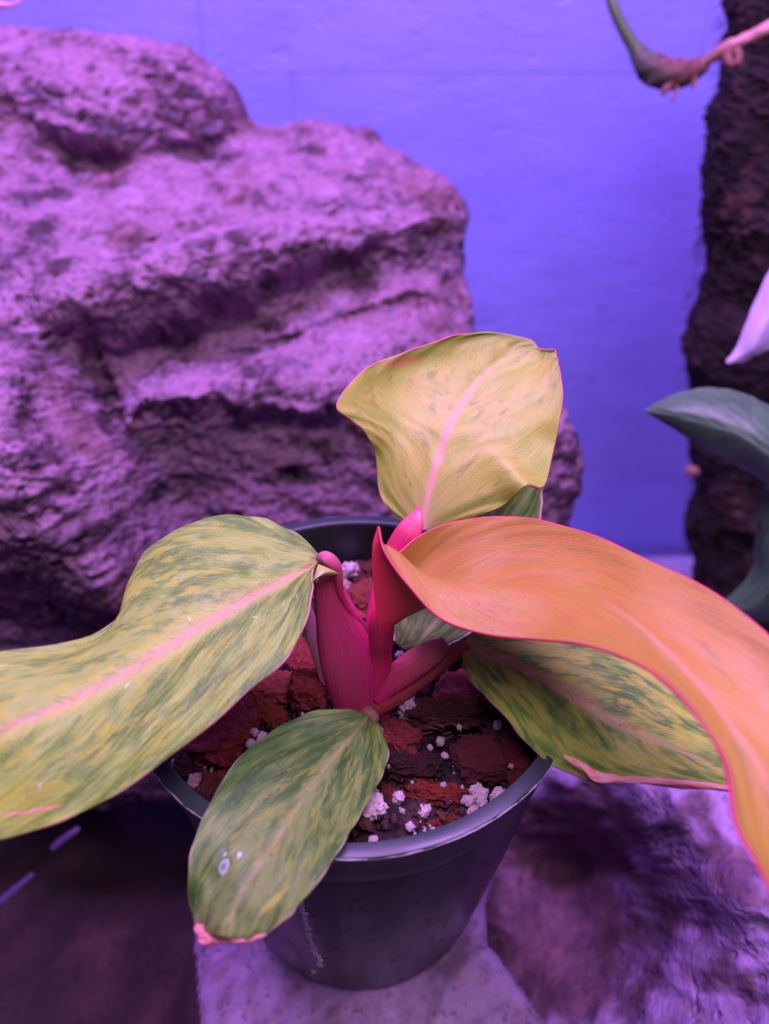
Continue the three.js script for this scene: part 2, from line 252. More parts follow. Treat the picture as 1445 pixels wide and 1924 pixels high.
// ---- the pale stone under the pot
const stoneRelief = (x, y, z) => 0.0022 * fbm(x * 30, y * 40, z * 30 + 5, 4) + 0.0009 * fbm(x * 120, y * 120, z * 120, 3) - 0.0016 * sstep(0.35, 0.75, fbm(x * 60 + 3, y * 60, z * 60, 3));
{
  const f = (px, py, h = -0.003) => onFoot(px, py, h);
  const g = rockGeo({
    tilt: 1.25, cell: 0.001, round: 0.010, thick: 0.10, rag: 0.15,
    outline: [f(352, 1690, -0.008), f(348, 1760, -0.006), f(350, 1850, -0.006), f(362, 1930, -0.006), f(390, 2080, -0.01), f(700, 2150, -0.01), f(1150, 2050, -0.01), f(1062, 1932, -0.006), f(985, 1840, -0.006), f(925, 1768, -0.006), f(918, 1700, -0.006), f(948, 1600, -0.004), f(962, 1500, -0.004), f(800, 1420, -0.004), f(560, 1430, -0.006), f(400, 1560, -0.008)],
    pts: [f(360, 1700, -0.010), f(380, 1850, -0.007), f(430, 1950, -0.006), f(520, 1800, -0.0025), f(600, 1870, -0.0022), f(690, 1890, -0.0022), f(800, 1850, -0.0022), f(880, 1760, -0.0024), f(920, 1650, -0.003), f(660, 1650, -0.0025), f(660, 1500, -0.0025), f(900, 1880, -0.006), f(1000, 1930, -0.009), f(700, 2000, -0.008), f(480, 1880, -0.004), f(1080, 2040, -0.014)],
    relief: (x, y, z) => stoneRelief(x, y, z) * 0.8 + 0.0022 * Math.abs(fbm(x * 16 + 5, y * 16, z * 16, 3)) - 0.0012 * sstep(0.5, 0.95, 1 - Math.abs(fbm(x * 22 + z * 30, y * 20, 4 + z * 12, 3)) * 1.6),
    tint: (x, y, z) => { const a = fbm(x * 24 + z * 22, y * 30, z * 10, 4), c = fbm(x * 110, y * 110, z * 110, 4), b = sstep(0.02, 0.45, fbm(x * 38 + z * 26, 9, z * 13 - x * 10, 5)); let k = mix3([0.47, 0.32, 0.60], [0.31, 0.19, 0.36], sstep(-0.2, 0.6, a + 0.4 * c)); k = mix3(k, [0.18, 0.11, 0.17], 0.85 * b); return mix3(k, [0.46, 0.25, 0.30], 0.45 * sstep(0.1, 0.6, c)); },
  });
  tag(mesh('base_stone', g, rockMat(12, 0.0005)), 'pale lilac stone that the plant pot stands on', 'stone');
}
// ---- the boulder at the lower right
{
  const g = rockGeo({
    tilt: 0.85, cell: 0.0012, round: 0.02, thick: 0.09, rag: 0.5,
    shadeTint: { color: [0.21, 0.095, 0.15], line: [[900, 1480, 0.31], [1000, 1490, 0.30], [1090, 1470, 0.29], [1170, 1520, 0.275], [1245, 1580, 0.258], [1275, 1690, 0.25], [1250, 1790, 0.258], [1190, 1870, 0.265], [1130, 1960, 0.265], [980, 1990, 0.29], [880, 1800, 0.31]] },  // shade of the hollow painted in as a dark brown patch
    outline: [[905, 1470, 0.315], [1000, 1400, 0.31], [1200, 1370, 0.30], [1400, 1370, 0.285], [1620, 1450, 0.26], [1700, 1750, 0.235], [1680, 2050, 0.21], [1350, 2120, 0.21], [1050, 2080, 0.26], [860, 1960, 0.30], [850, 1650, 0.325]],
    pts: [[960, 1460, 0.305], [1060, 1450, 0.285], [1200, 1470, 0.262], [1350, 1490, 0.25], [1440, 1600, 0.238], [1330, 1600, 0.240], [1400, 1750, 0.224], [1440, 1880, 0.215], [1270, 1560, 0.25], [1290, 1680, 0.247],
      [960, 1560, 0.318], [1180, 1640, 0.294], [1000, 1720, 0.312], [1130, 1780, 0.294], [1225, 1760, 0.268], [1050, 1880, 0.288], [1180, 1890, 0.262], [1300, 1800, 0.243], [1340, 1880, 0.230], [1250, 1960, 0.235], [1550, 1700, 0.22], [950, 1880, 0.305], [1600, 1950, 0.205]],
    relief: (x, y, z) => stoneRelief(x, y, z) * 1.1 + 0.0025 * fbm(x * 20 + 7, y * 20, z * 20, 3),
    tint: (x, y, z) => { const a = fbm(x * 32 + 3, y * 32, z * 32, 5), c = fbm(x * 110, y * 110, z * 110, 3); let k = mix3([0.45, 0.30, 0.62], [0.14, 0.07, 0.14], sstep(-0.1, 0.5, a + 0.35 * c)); return mix3(k, [0.5, 0.3, 0.27], 0.35 * sstep(0.25, 0.7, c)); },
  });
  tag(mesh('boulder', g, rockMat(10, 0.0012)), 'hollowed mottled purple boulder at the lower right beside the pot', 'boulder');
}
// ---- ground
{
  const n = 150, half = 1.1, pos = [], uv = [], col = [], idx = [];
  for (let j = 0; j <= n; j++) for (let i = 0; i <= n; i++) {
    const x = -half + 2 * half * i / n, z = -half + 0.35 + 2 * half * j / n, back = sstep(-0.30, -0.42, z);
    const h = (0.02 * fbm(x * 6, 1, z * 6, 3) + 0.016 * fbm(x * 26, 4, z * 26, 4) + 0.006 * fbm(x * 80, 4, z * 80, 2)) * (1 - back);
    pos.push(x, -0.16 - 0.06 * back + h, z); uv.push(x, z);
    const a = fbm(x * 40, 2, z * 40, 4); col.push(...mix3([0.028, 0.013, 0.018], [0.085, 0.038, 0.045], sstep(-0.2, 0.6, a)));
  }
  for (let j = 0; j < n; j++) for (let i = 0; i < n; i++) { const a = j * (n + 1) + i, b = a + n + 1; idx.push(a, b, a + 1, a + 1, b, b + 1); }
  const m = mesh('ground', geoFrom(pos, idx, uv, col), rockMat(14, 0.002)); m.userData.kind = 'structure';
}

// ---------------------------------------------------------------- the wall
const WZ = -0.5;
{
  const wall = thing('block_wall', 'pale blue painted concrete block wall behind the rocks', 'wall', V(0, -0.26, WZ));
  const bump = valTex(1024, 512, (u, v) => 0.55 + 0.25 * tileN(u, v, 9, 3.1, 5) + 0.10 * tileN(u, v, 60, 7.7, 3) - 0.4 * sstep(0.45, 0.8, tileN(u, v, 20, 11.2, 3)), true);
  const paint = colorTex(512, 256, (u, v) => { const a = 1 + 0.10 * tileN(u, v, 5, 21, 4) + 0.04 * tileN(u, v, 40, 23, 3); return [0.25 * a, 0.28 * a, 0.80 * a]; }, true);
  const mat = new THREE.MeshStandardMaterial({ map: paint, bumpMap: bump, bumpScale: 0.0012, roughness: 0.55 });
  const joint = new THREE.MeshStandardMaterial({ color: new THREE.Color().setRGB(0.25, 0.28, 0.79), roughness: 0.7 });
  const CH = 0.172, BW = 0.36, y58 = onPlane(1100, 578, V(0, 0, WZ), V(0, 0, 1)).y, xj = onPlane(1122, 660, V(0, 0, WZ), V(0, 0, 1)).x;
  const block = (x0, x1, y0, y1) => {
    const g = 0.0013, w = x1 - x0 - g, h = y1 - y0 - g, r = 0.0035, s = new THREE.Shape();
    s.moveTo(-w / 2 + r, -h / 2); s.lineTo(w / 2 - r, -h / 2); s.quadraticCurveTo(w / 2, -h / 2, w / 2, -h / 2 + r); s.lineTo(w / 2, h / 2 - r); s.quadraticCurveTo(w / 2, h / 2, w / 2 - r, h / 2); s.lineTo(-w / 2 + r, h / 2); s.quadraticCurveTo(-w / 2, h / 2, -w / 2, h / 2 - r); s.lineTo(-w / 2, -h / 2 + r); s.quadraticCurveTo(-w / 2, -h / 2, -w / 2 + r, -h / 2);
    const e = new THREE.ExtrudeGeometry(s, { depth: 0.05, bevelEnabled: true, bevelSize: 0.0006, bevelThickness: 0.0010, bevelSegments: 2, curveSegments: 3 });
    e.translate((x0 + x1) / 2, (y0 + y1) / 2, WZ - 0.052);
    const p = e.attributes.position, uv = e.attributes.uv; for (let i = 0; i < p.count; i++) uv.setXY(i, p.getX(i) * 2.5 + y0 * 7, p.getY(i) * 5); return e;
  };
  for (let c = -1; c <= 2; c++) { const y0 = y58 + (c - 1) * CH, off = [0.1, 0, onPlane(560, 370, V(0, 0, WZ), V(0, 0, 1)).x - xj, onPlane(380, 80, V(0, 0, WZ), V(0, 0, 1)).x - xj][c + 1]; for (let k = -3; k <= 2; k++) { const x0 = xj + off + k * BW - 0 * BW; mesh('block', block(x0, x0 + BW, y0, y0 + CH), mat, wall); } }
  const back = new THREE.BoxGeometry(2.2, 0.72, 0.05); back.translate(xj - 0.2, y58, WZ - 0.0275); mesh('mortar', back, joint, wall);
  // concrete kerb at the wall's foot
  const yb = onPlane(1250, 1046, V(0, 0, WZ + 0.012), V(0, 0, 1)).y;
  const kg = new THREE.BoxGeometry(2, 0.05, 0.09, 60, 1, 6); kg.translate(0, yb - 0.025, WZ + 0.057);
  const kp = kg.attributes.position; for (let i = 0; i < kp.count; i++) kp.setY(i, kp.getY(i) + 0.0025 * fbm(kp.getX(i) * 40, 0, kp.getZ(i) * 40, 3)); kg.computeVertexNormals();
  tag(mesh('kerb', kg, new THREE.MeshStandardMaterial({ color: new THREE.Color().setRGB(0.42, 0.42, 0.62), roughness: 0.85 })), 'pale concrete kerb along the foot of the blue wall', 'kerb');
}

// ---------------------------------------------------------------- tree fern post at the right
{
  const st = [[1520, -120, 0.38], [1512, 0, 0.385], [1506, 150, 0.395], [1484, 280, 0.405], [1470, 400, 0.415], [1458, 480, 0.423], [1436, 580, 0.435], [1422, 700, 0.45], [1428, 850, 0.47], [1424, 950, 0.485], [1410, 1090, 0.51], [1400, 1250, 0.54], [1395, 1500, 0.60]];
  const P = st.map((s) => at(...s)), g = loftTube(P, P.map(() => 0.0385), P.map(() => 0.9), { seg: 420, ring: 110, flat: V(0, 0, 1) });
  const p = g.attributes.position, nn = g.attributes.normal, col = [];
  for (let i = 0; i < p.count; i++) {
    const x = p.getX(i), y = p.getY(i), z = p.getZ(i), a = fbm(x * 80, y * 60, z * 80, 4), b = fbm(x * 24, y * 20, z * 24, 3), h = 0.007 * fbm(x * 9, y * 17, z * 9, 2) + 0.0026 * a + 0.0026 * b + 0.0016 * N3(x * 420, y * 300, z * 420);
    p.setXYZ(i, x + nn.getX(i) * h, y + nn.getY(i) * h, z + nn.getZ(i) * h); col.push(...mix3([0.010, 0.005, 0.007], [0.060, 0.027, 0.027], sstep(-0.1, 0.7, 0.6 * b + 0.6 * a)));
  }
  g.setAttribute('color', new THREE.Float32BufferAttribute(col, 3)); g.computeVertexNormals();
  const post = thing('tree_fern_post', 'dark shaggy tree fern post standing upright in front of the blue wall', 'post', P[P.length - 1]);
  const mat = new THREE.MeshStandardMaterial({ vertexColors: true, roughness: 0.95 });
  mesh('trunk', g, mat, post);
  const r = rng(31), fib = [], fm = new THREE.MeshStandardMaterial({ color: new THREE.Color().setRGB(0.03, 0.014, 0.017), roughness: 0.95 });
  for (let i = 0; i < 2600; i++) {
    const t = r() * 0.9, c = splV(P, t), a = r() * Math.PI * 2, d = V(Math.cos(a), (r() - 0.6) * 0.9, Math.sin(a) * 0.9).normalize(), s = c.clone().add(V(Math.cos(a) * 0.039, 0, Math.sin(a) * 0.035));
    const l = 0.002 + 0.004 * r(), e = s.clone().addScaledVector(d, l).add(V((r() - 0.5) * 0.004, -0.003 * r(), 0)), mid = s.clone().add(e).multiplyScalar(0.5).add(V(0, 0.0015, 0));
    fib.push(new THREE.TubeGeometry(new THREE.QuadraticBezierCurve3(s, mid, e), 3, 0.00016, 3));
  }
  const fmesh = mesh('loose_fibres', mergeGeometries(fib), fm, post); fmesh.userData.kind = 'stuff';
}
// ---- hanging orchid piece in the upper right
{
  const o = thing('hanging_orchid', 'drooping green orchid stem with brown bulb and pink root across the post', 'orchid', at(1250, 130, 0.36));
  const g1 = stem([[1135, -60, 0.352, 9, 0.9], [1150, 5, 0.352, 10, 0.9], [1172, 55, 0.354, 11, 0.9], [1196, 95, 0.356, 13, 0.9], [1206, 112, 0.357, 16, 0.9]], { color: (t) => mix3([0.07, 0.14, 0.05], [0.20, 0.16, 0.10], sstep(0.6, 1, t)) });
  const vm = (ro) => new THREE.MeshStandardMaterial({ vertexColors: true, roughness: ro });
  mesh('leaf_stalk', g1, vm(0.5), o);
  mesh('bulb', stem([[1195, 88, 0.356, 12, 0.9], [1210, 115, 0.357, 22, 0.9], [1235, 134, 0.358, 27, 0.95], [1268, 140, 0.359, 27, 0.95], [1300, 132, 0.360, 20, 0.9], [1325, 118, 0.361, 14, 0.9]], { wob: 0.16, seg: 60, color: (t, a) => mix3([0.07, 0.08, 0.06], [0.15, 0.06, 0.06], sstep(0.2, 0.75, t + 0.2 * a)) }), vm(0.7), o);
  mesh('aerial_root', stem([[1290, 138, 0.36, 11], [1330, 112, 0.358, 10], [1370, 88, 0.354, 12], [1400, 74, 0.35, 10], [1450, 50, 0.345, 13], [1520, 20, 0.34, 16]], { ro: 0.95, wob: 0.2, seg: 70, color: (t) => mix3([0.20, 0.09, 0.08], [0.55, 0.28, 0.28], sstep(0.2, 0.6, t)) }), vm(0.7), o);
  for (const s of [[[1262, 152, 0.357, 9], [1252, 166, 0.357, 7], [1244, 178, 0.358, 4]], [[1300, 140, 0.358, 8], [1305, 152, 0.358, 5], [1300, 164, 0.358, 3]], [[1382, 92, 0.35, 8], [1388, 108, 0.35, 8], [1384, 122, 0.35, 5]], [[1365, 100, 0.352, 8], [1370, 118, 0.352, 8], [1382, 126, 0.352, 5]], [[1272, 158, 0.357, 4], [1270, 175, 0.357, 3], [1263, 192, 0.358, 2]], [[1225, 140, 0.357, 4], [1222, 152, 0.357, 3], [1218, 160, 0.358, 2]]])
    mesh('rootlet', stem(s, { ro: 0.95, seg: 14, ring: 10, color: () => [0.22, 0.09, 0.085] }), vm(0.8), o);
  // tip of a thin pink root at the upper left corner
  const r2 = mesh('dangling_root', stem([[-60, 2, 0.36, 5], [-20, 8, 0.36, 6], [0, 10, 0.36, 6], [25, 8, 0.36, 3], [42, -4, 0.36, 3], [55, -30, 0.36, 2]], { ro: 1, seg: 30, color: () => [0.75, 0.35, 0.42] }), vm(0.6));
  tag(r2, 'thin pink root tip hanging above the boulder top', 'root');
}

// ---------------------------------------------------------------- leaves
function surf(rows) {
  const W = rows.map((r) => r.map((p) => at(p[0], p[1], p[2]))), nr = W.length, nc = W[0].length;
  return (s, t) => splV(W.map((r) => splV(r, s)), t);
}
function leafGeo(rows, { nu = 40, nv = 110, wave = 0.0003, seed = 1, groove = 0.0004, flip = false, thick = 0.0007 } = {}) {
  const W = rows.map((r) => r.map((p) => at(p[0], p[1], p[2])));
  const pos = [], uv = [], idx = [];
  for (let j = 0; j <= nv; j++) {
    const t = j / nv, row = [0, 1, 2, 3, 4].map((c) => splV(W.map((r) => r[c]), t));
    for (let i = 0; i <= nu; i++) { const s = i / nu, p = splV(row, s); pos.push(p.x, p.y, p.z); uv.push(s, t); }
  }
  for (let j = 0; j < nv; j++) for (let i = 0; i < nu; i++) { const a = j * (nu + 1) + i, b = a + nu + 1; flip ? idx.push(a, a + 1, b, b, a + 1, b + 1) : idx.push(a, b, a + 1, a + 1, b, b + 1); }
  const g = geoFrom(pos, idx, uv), P = g.attributes.position, Nn = g.attributes.normal;
  for (let k = 0; k < P.count; k++) {
    const s = uv[2 * k], t = uv[2 * k + 1], a = (s - 0.5) * 2, vein = t - 0.45 * Math.abs(a), e = sstep(0, 0.12, t) * sstep(1, 0.9, t);
    const h = e * (wave * (N3(vein * 9, Math.abs(a) * 1.1 + (a > 0 ? 5 : 0), seed) + 0.04 * Math.sin(vein * 95) * Math.min(1, Math.abs(a) * 3)) - groove * Math.exp(-((a / 0.05) ** 2)) + groove * 0.7 * Math.exp(-(((Math.abs(a) - 0.12) / 0.06) ** 2)) * (1 - t));
    P.setXYZ(k, P.getX(k) + Nn.getX(k) * h, P.getY(k) + Nn.getY(k) * h, P.getZ(k) + Nn.getZ(k) * h);
  }
  g.computeVertexNormals();
  const under = g.clone(), Q = under.attributes.position; for (let k = 0; k < Q.count; k++) Q.setXYZ(k, Q.getX(k) - g.attributes.normal.getX(k) * thick, Q.getY(k) - g.attributes.normal.getY(k) * thick, Q.getZ(k) - g.attributes.normal.getZ(k) * thick);
  const ix = []; for (let k = 0; k < idx.length; k += 3) ix.push(idx[k], idx[k + 2], idx[k + 1]); under.setIndex(ix); under.computeVertexNormals();
  const edge = [], pick = (i, j) => { const k = j * (nu + 1) + i; return V((P.getX(k) + Q.getX(k)) / 2, (P.getY(k) + Q.getY(k)) / 2, (P.getZ(k) + Q.getZ(k)) / 2); };
  for (let j = 0; j < nv; j += 1) edge.push(pick(0, j)); for (let i = 0; i <= nu; i += 2) edge.push(pick(i, nv)); for (let j = nv - 1; j >= 0; j -= 1) edge.push(pick(nu, j));
  return { top: g, under, edge, pick: (s, t) => pick(Math.round(s * nu), Math.round(t * nv)) };
}
const leafBump = valTex(1024, 1024, (u, v) => { const a = Math.abs(u - 0.5) * 2, s = v - 0.5 * Math.pow(a, 1.2), side = u > 0.5 ? 9 : 0; return 0.5 + 0.18 * N3(s * 60, a * 2.2 + side, 1) + 0.14 * N3(s * 150, a * 5 + side, 2) + 0.16 * N3(u * 240, v * 340, 5) + 0.1 * N3(u * 90, v * 120, 6); });
const leafRough = valTex(512, 512, (u, v) => 0.44 + 0.14 * fbm(u * 14, v * 22, 7, 3));
function leafTex(fn, seed, size = 1024) {
  return colorTex(size, size, (u, v) => {
    const a = (u - 0.5) * 2, b = Math.abs(a), side = a > 0 ? 17 : 0, bend = 0.5 * Math.pow(b, 1.2);
    const s = v - bend + 0.012 * N3(u * 6, v * 6, seed);                // veins leave the midrib and sweep towards the tip
    const ws = s + 0.006 * N3(v * 10 + side, b * 5, seed + 20) + 0.0022 * N3(u * 70, v * 70, seed + 21), st2 = fbm(ws * 80 + 3, b * 7 + v * 5 + side, seed + 4, 4, 0.65), st = fbm(ws * 9, b * 2.4 + v * 2 + side, seed, 3, 0.5) + 0.42 * fbm(ws * 34 + 5, b * 5 + v * 4.5 + side, seed + 2, 4, 0.6), big = fbm(s * 4 + 1, b * 1.6 + v * 2 + side, seed + 8, 3), pat = fbm(ws * 13 + 2, b * 4.5 + v * 4 + side, seed + 12, 2) + 0.5 * fbm(ws * 44, b * 8 + v * 6 + side, seed + 13, 4, 0.6), grain = N3(u * 260, v * 300, seed);
    return fn({ a, b, s, v, st, st2, big, pat, grain, u });
  });
}
const DARK = [0.075, 0.165, 0.045], MIDG = [0.17, 0.26, 0.07], OLIVE = [0.30, 0.33, 0.055], PALE = [0.52, 0.50, 0.20], YEL = [0.56, 0.43, 0.055], PINK = [0.78, 0.40, 0.36];
const speck = (c, u, v, seed, den = 0.82) => { const n = N3(u * 130, v * 170, seed + 40), m = N3(u * 60, v * 80, seed + 50); if (n > den) c = mix3(c, [0.75, 0.72, 0.68], 0.4 * sstep(den, 1, n) * 2); if (m < -0.9) c = mix3(c, [0.12, 0.08, 0.04], 0.8); return c; };
function leafMat(map, extra = {}) { return new THREE.MeshPhysicalMaterial({ map, bumpMap: leafBump, bumpScale: 0.00022, color: new THREE.Color().setRGB(0.95, 1.26, 0.80), roughness: 0.95, roughnessMap: leafRough, specularIntensity: 0.75, side: THREE.DoubleSide, ...extra }); }
const plain = (c, ro = 0.5, extra = {}) => new THREE.MeshPhysicalMaterial({ color: new THREE.Color().setRGB(...c), roughness: ro, ...extra });
const vcol = (ro = 0.5, extra = {}) => new THREE.MeshPhysicalMaterial({ vertexColors: true, roughness: ro, ...extra });

const plant = thing('philodendron', 'potted variegated plant with orange, yellow and green striped leaves on crimson stalks', 'plant', onSoil(690, 1320));
function addLeaf(label, rows, opt, top, under, marginCol, mr = 0.00042) {
  const L = leafGeo(rows, opt), m = mesh('leaf', L.top, top, plant, label);
  const sub = (n, g, mat) => mesh(n, g, mat, m);
  sub('leaf_underside', L.under, under);
  const step = L.edge.filter((_, i) => i % 2 === 0), cv = new THREE.CatmullRomCurve3(step);
  sub('leaf_margin', new THREE.TubeGeometry(cv, step.length * 2, mr, 7), plain(marginCol, 0.45));
  return { L, m, sub };
}
// left leaf
const texLeft = leafTex(({ a, b, s, v, st, st2, big, pat, grain, u }) => {
  const g = st * 0.75 + st2 * 0.16 + big * 0.45 + 0.25 * (b - 0.5) - 0.15 * (v - 0.4);
  let c = mix3([0.28, 0.335, 0.085], [0.135, 0.22, 0.045], sstep(-0.3, 0.15, g)); c = mix3(c, [0.06, 0.13, 0.025], 0.75 * sstep(0.10, 0.52, g));
  c = mix3(c, [0.41, 0.37, 0.03], 0.65 * sstep(0.05, 0.55, pat * 0.8 + 0.4 * big + 0.12 * st2 + 0.55 * (v - 0.45))); c = mix3(c, [0.38, 0.33, 0.19], 0.3 * sstep(0.0, 0.6, -st2 + 0.3 * big));
  c = mix3(c, [0.26, 0.30, 0.03], 0.45 * sstep(0.15, 0.5, -pat - st2 * 0.3));
  const rw = 0.085 * (1 - 0.5 * v) + 0.05 * Math.exp(-v * 12), rib = sstep(rw * (1.1 + 0.5 * st2), rw * 0.35, b); c = mix3(c, [0.55, 0.27, 0.25], clamp(rib * (1.0 - 0.45 * v) * (0.92 + 0.3 * st2))); c = mix3(c, [0.50, 0.40, 0.14], 0.35 * sstep(rw * 2.6, rw, b) * (1 - rib));
  c = mix3(c, [0.70, 0.42, 0.30], 0.6 * Math.exp(-v * 22) * (1 - b * 0.6)); c = mix3(c, [0.70, 0.25, 0.33], 0.85 * sstep(0.010, 0.004, Math.abs((u - 0.905) + 0.55 * (v - 0.755)) + 0.006 * st2) * sstep(0.055, 0.035, Math.abs(v - 0.755)));
  for (const [x, y, l, q] of [[0.70, 0.20, 0.025, 0.9], [0.64, 0.27, 0.02, -0.8], [0.76, 0.16, 0.02, 0.3], [0.8, 0.74, 0.015, 0.5], [0.56, 0.55, 0.015, 0.9], [0.44, 0.40, 0.014, -0.4]]) { const du = u - x, dv = (v - y) * 2, w = du * Math.cos(q) + dv * Math.sin(q), n = -du * Math.sin(q) + dv * Math.cos(q) + 0.006 * N3(w * 120, x * 9, 2); c = mix3(c, [0.62, 0.62, 0.66], 0.7 * sstep(0.0045, 0.0015, Math.abs(n)) * sstep(l, l * 0.6, Math.abs(w))); }
  const k = 1 + 0.06 * grain; return speck([c[0] * k, c[1] * k, c[2] * k], u, v, 3);
}, 3);
const LL = addLeaf('large green and yellow striped leaf with pink midrib reaching left', [
  [[601, 1044, 0.176], [601, 1048, 0.1755], [599, 1055, 0.175], [594, 1062, 0.174], [590, 1072, 0.173]],
  [[572, 1013, 0.180], [580, 1032, 0.176], [572, 1070, 0.1715], [577, 1090, 0.1705], [585, 1108, 0.169]],
  [[515, 981, 0.183], [522, 1030, 0.176], [520, 1098, 0.168], [548, 1130, 0.167], [573, 1168, 0.164]],
  [[445, 967, 0.184], [452, 1040, 0.173], [455, 1130, 0.1635], [500, 1180, 0.162], [537, 1236, 0.158]],
  [[365, 980, 0.183], [368, 1065, 0.170], [390, 1168, 0.159], [432, 1232, 0.157], [465, 1297, 0.153]],
  [[295, 1018, 0.180], [300, 1110, 0.166], [320, 1212, 0.155], [352, 1300, 0.152], [385, 1368, 0.149]],
  [[248, 1075, 0.175], [240, 1160, 0.162], [240, 1260, 0.151], [262, 1362, 0.147], [290, 1441, 0.145]],
  [[222, 1163, 0.166], [172, 1222, 0.157], [160, 1303, 0.147], [182, 1412, 0.143], [200, 1502, 0.141]],
  [[120, 1207, 0.158], [92, 1260, 0.151], [72, 1342, 0.143], [86, 1450, 0.139], [95, 1549, 0.137]],
  [[0, 1222, 0.153], [-10, 1290, 0.146], [-20, 1382, 0.139], [-14, 1490, 0.136], [-10, 1578, 0.134]],
  [[-130, 1260, 0.148], [-135, 1340, 0.141], [-140, 1440, 0.135], [-138, 1520, 0.132], [-140, 1592, 0.130]],
  [[-262, 1492, 0.130], [-263, 1496, 0.130], [-264, 1500, 0.130], [-263, 1504, 0.130], [-262, 1508, 0.130]],
], { seed: 1, wave: 0.00045 }, leafMat(texLeft), plain([0.36, 0.36, 0.14], 0.5), [0.42, 0.20, 0.20], 0.00026);
{ const C = leafGeo([[[598, 1060, 0.1728], [609, 1064, 0.172], [620, 1069, 0.172], [631, 1074, 0.1728], [640, 1079, 0.174]], [[594, 1072, 0.1712], [602, 1073, 0.1704], [612, 1075, 0.1705], [620, 1077, 0.1715], [628, 1080, 0.173]], [[588, 1092, 0.170], [593, 1087, 0.1695], [599, 1084, 0.1697], [606, 1082, 0.1705], [613, 1083, 0.172]]], { nu: 14, nv: 14, wave: 0, groove: 0 }); const m = LL.sub('curled_lobe', mergeGeometries([C.top, C.under]), plain([0.36, 0.40, 0.11], 0.45, { side: THREE.DoubleSide })); m.userData.label = 'yellow green curled base lobe'; }
// upright leaf at the back
const texBack = leafTex(({ a, b, s, v, st, st2, big, pat, grain, u }) => {
  let c = mix3([0.52, 0.43, 0.12], [0.44, 0.42, 0.10], sstep(-0.5, 0.5, st)); c = mix3(c, [0.60, 0.42, 0.18], 0.5 * sstep(-0.2, 0.6, big + 0.12 * st2));
  c = mix3(c, [0.17, 0.24, 0.06], 0.62 * sstep(0.16, 0.7, pat * 0.55 + 0.2 * st + 0.6 * big + 0.22 * (v - 0.4))); c = mix3(c, [0.36, 0.39, 0.09], 0.5 * sstep(0.0, 0.6, st * 0.7 + 0.15 * st2)); c = mix3(c, [0.24, 0.29, 0.09], 0.4 * sstep(0.75, 0.98, v + 0.1 * st));
  c = mix3(c, [0.75, 0.20, 0.16], 0.8 * sstep(0.05, 0.015, Math.hypot((u - 0.14) * 0.45, (v - 0.74) + (u - 0.14) * 0.1) + 0.02 * st2));
  const rw = 0.085 * (1 - 0.8 * v) + 0.014, rib = sstep(rw * (1.1 + 0.4 * st2), rw * 0.3, b); c = mix3(c, [0.80, 0.36, 0.42], clamp(rib * (1.05 - 1.05 * v)));
  c = mix3(c, [0.95, 0.52, 0.56], 0.75 * Math.exp(-v * 14) * Math.exp(-b * b * 5)); const k = 1 + 0.04 * grain; return speck([c[0] * k, c[1] * k, c[2] * k], u, v, 11, 0.9);
}, 11);
addLeaf('upright yellow green leaf with pink midrib at the back', [
  [[772, 990, 0.190], [780, 992, 0.189], [793, 994, 0.188], [808, 995, 0.188], [822, 996, 0.188]],
  [[736, 964, 0.191], [765, 955, 0.189], [803, 935, 0.187], [850, 955, 0.186], [886, 974, 0.186]],
  [[712, 920, 0.191], [756, 905, 0.189], [817, 880, 0.187], [890, 905, 0.185], [948, 947, 0.184]],
  [[706, 855, 0.190], [762, 850, 0.189], [831, 838, 0.188], [918, 855, 0.185], [988, 912, 0.180]],
  [[692, 820, 0.187], [758, 812, 0.190], [840, 808, 0.189], [940, 832, 0.186], [1022, 912, 0.184]],
  [[668, 793, 0.185], [750, 783, 0.191], [852, 784, 0.191], [952, 795, 0.188], [1038, 850, 0.187]],
  [[635, 768, 0.183], [740, 745, 0.192], [868, 757, 0.193], [965, 760, 0.190], [1050, 795, 0.187]],
  [[650, 732, 0.185], [750, 712, 0.193], [888, 730, 0.195], [978, 732, 0.192], [1056, 742, 0.188]],
  [[697, 688, 0.189], [792, 682, 0.195], [912, 700, 0.197], [990, 703, 0.195], [1051, 700, 0.190]],
  [[775, 658, 0.193], [852, 655, 0.197], [945, 670, 0.199], [1005, 680, 0.198], [1046, 676, 0.193]],
  [[855, 632, 0.196], [905, 631, 0.199], [968, 648, 0.200], [1010, 662, 0.199], [1043, 663, 0.195]],
  [[912, 622, 0.199], [958, 629, 0.200], [1000, 640, 0.200], [1012, 655, 0.199], [1042, 658, 0.195]],
], { flip: true, seed: 2, wave: 0.0003 }, leafMat(texBack, { transmission: 0.25, bumpScale: 0.0001 }), plain([0.42, 0.40, 0.14], 0.5), [0.52, 0.16, 0.14], 0.00022);
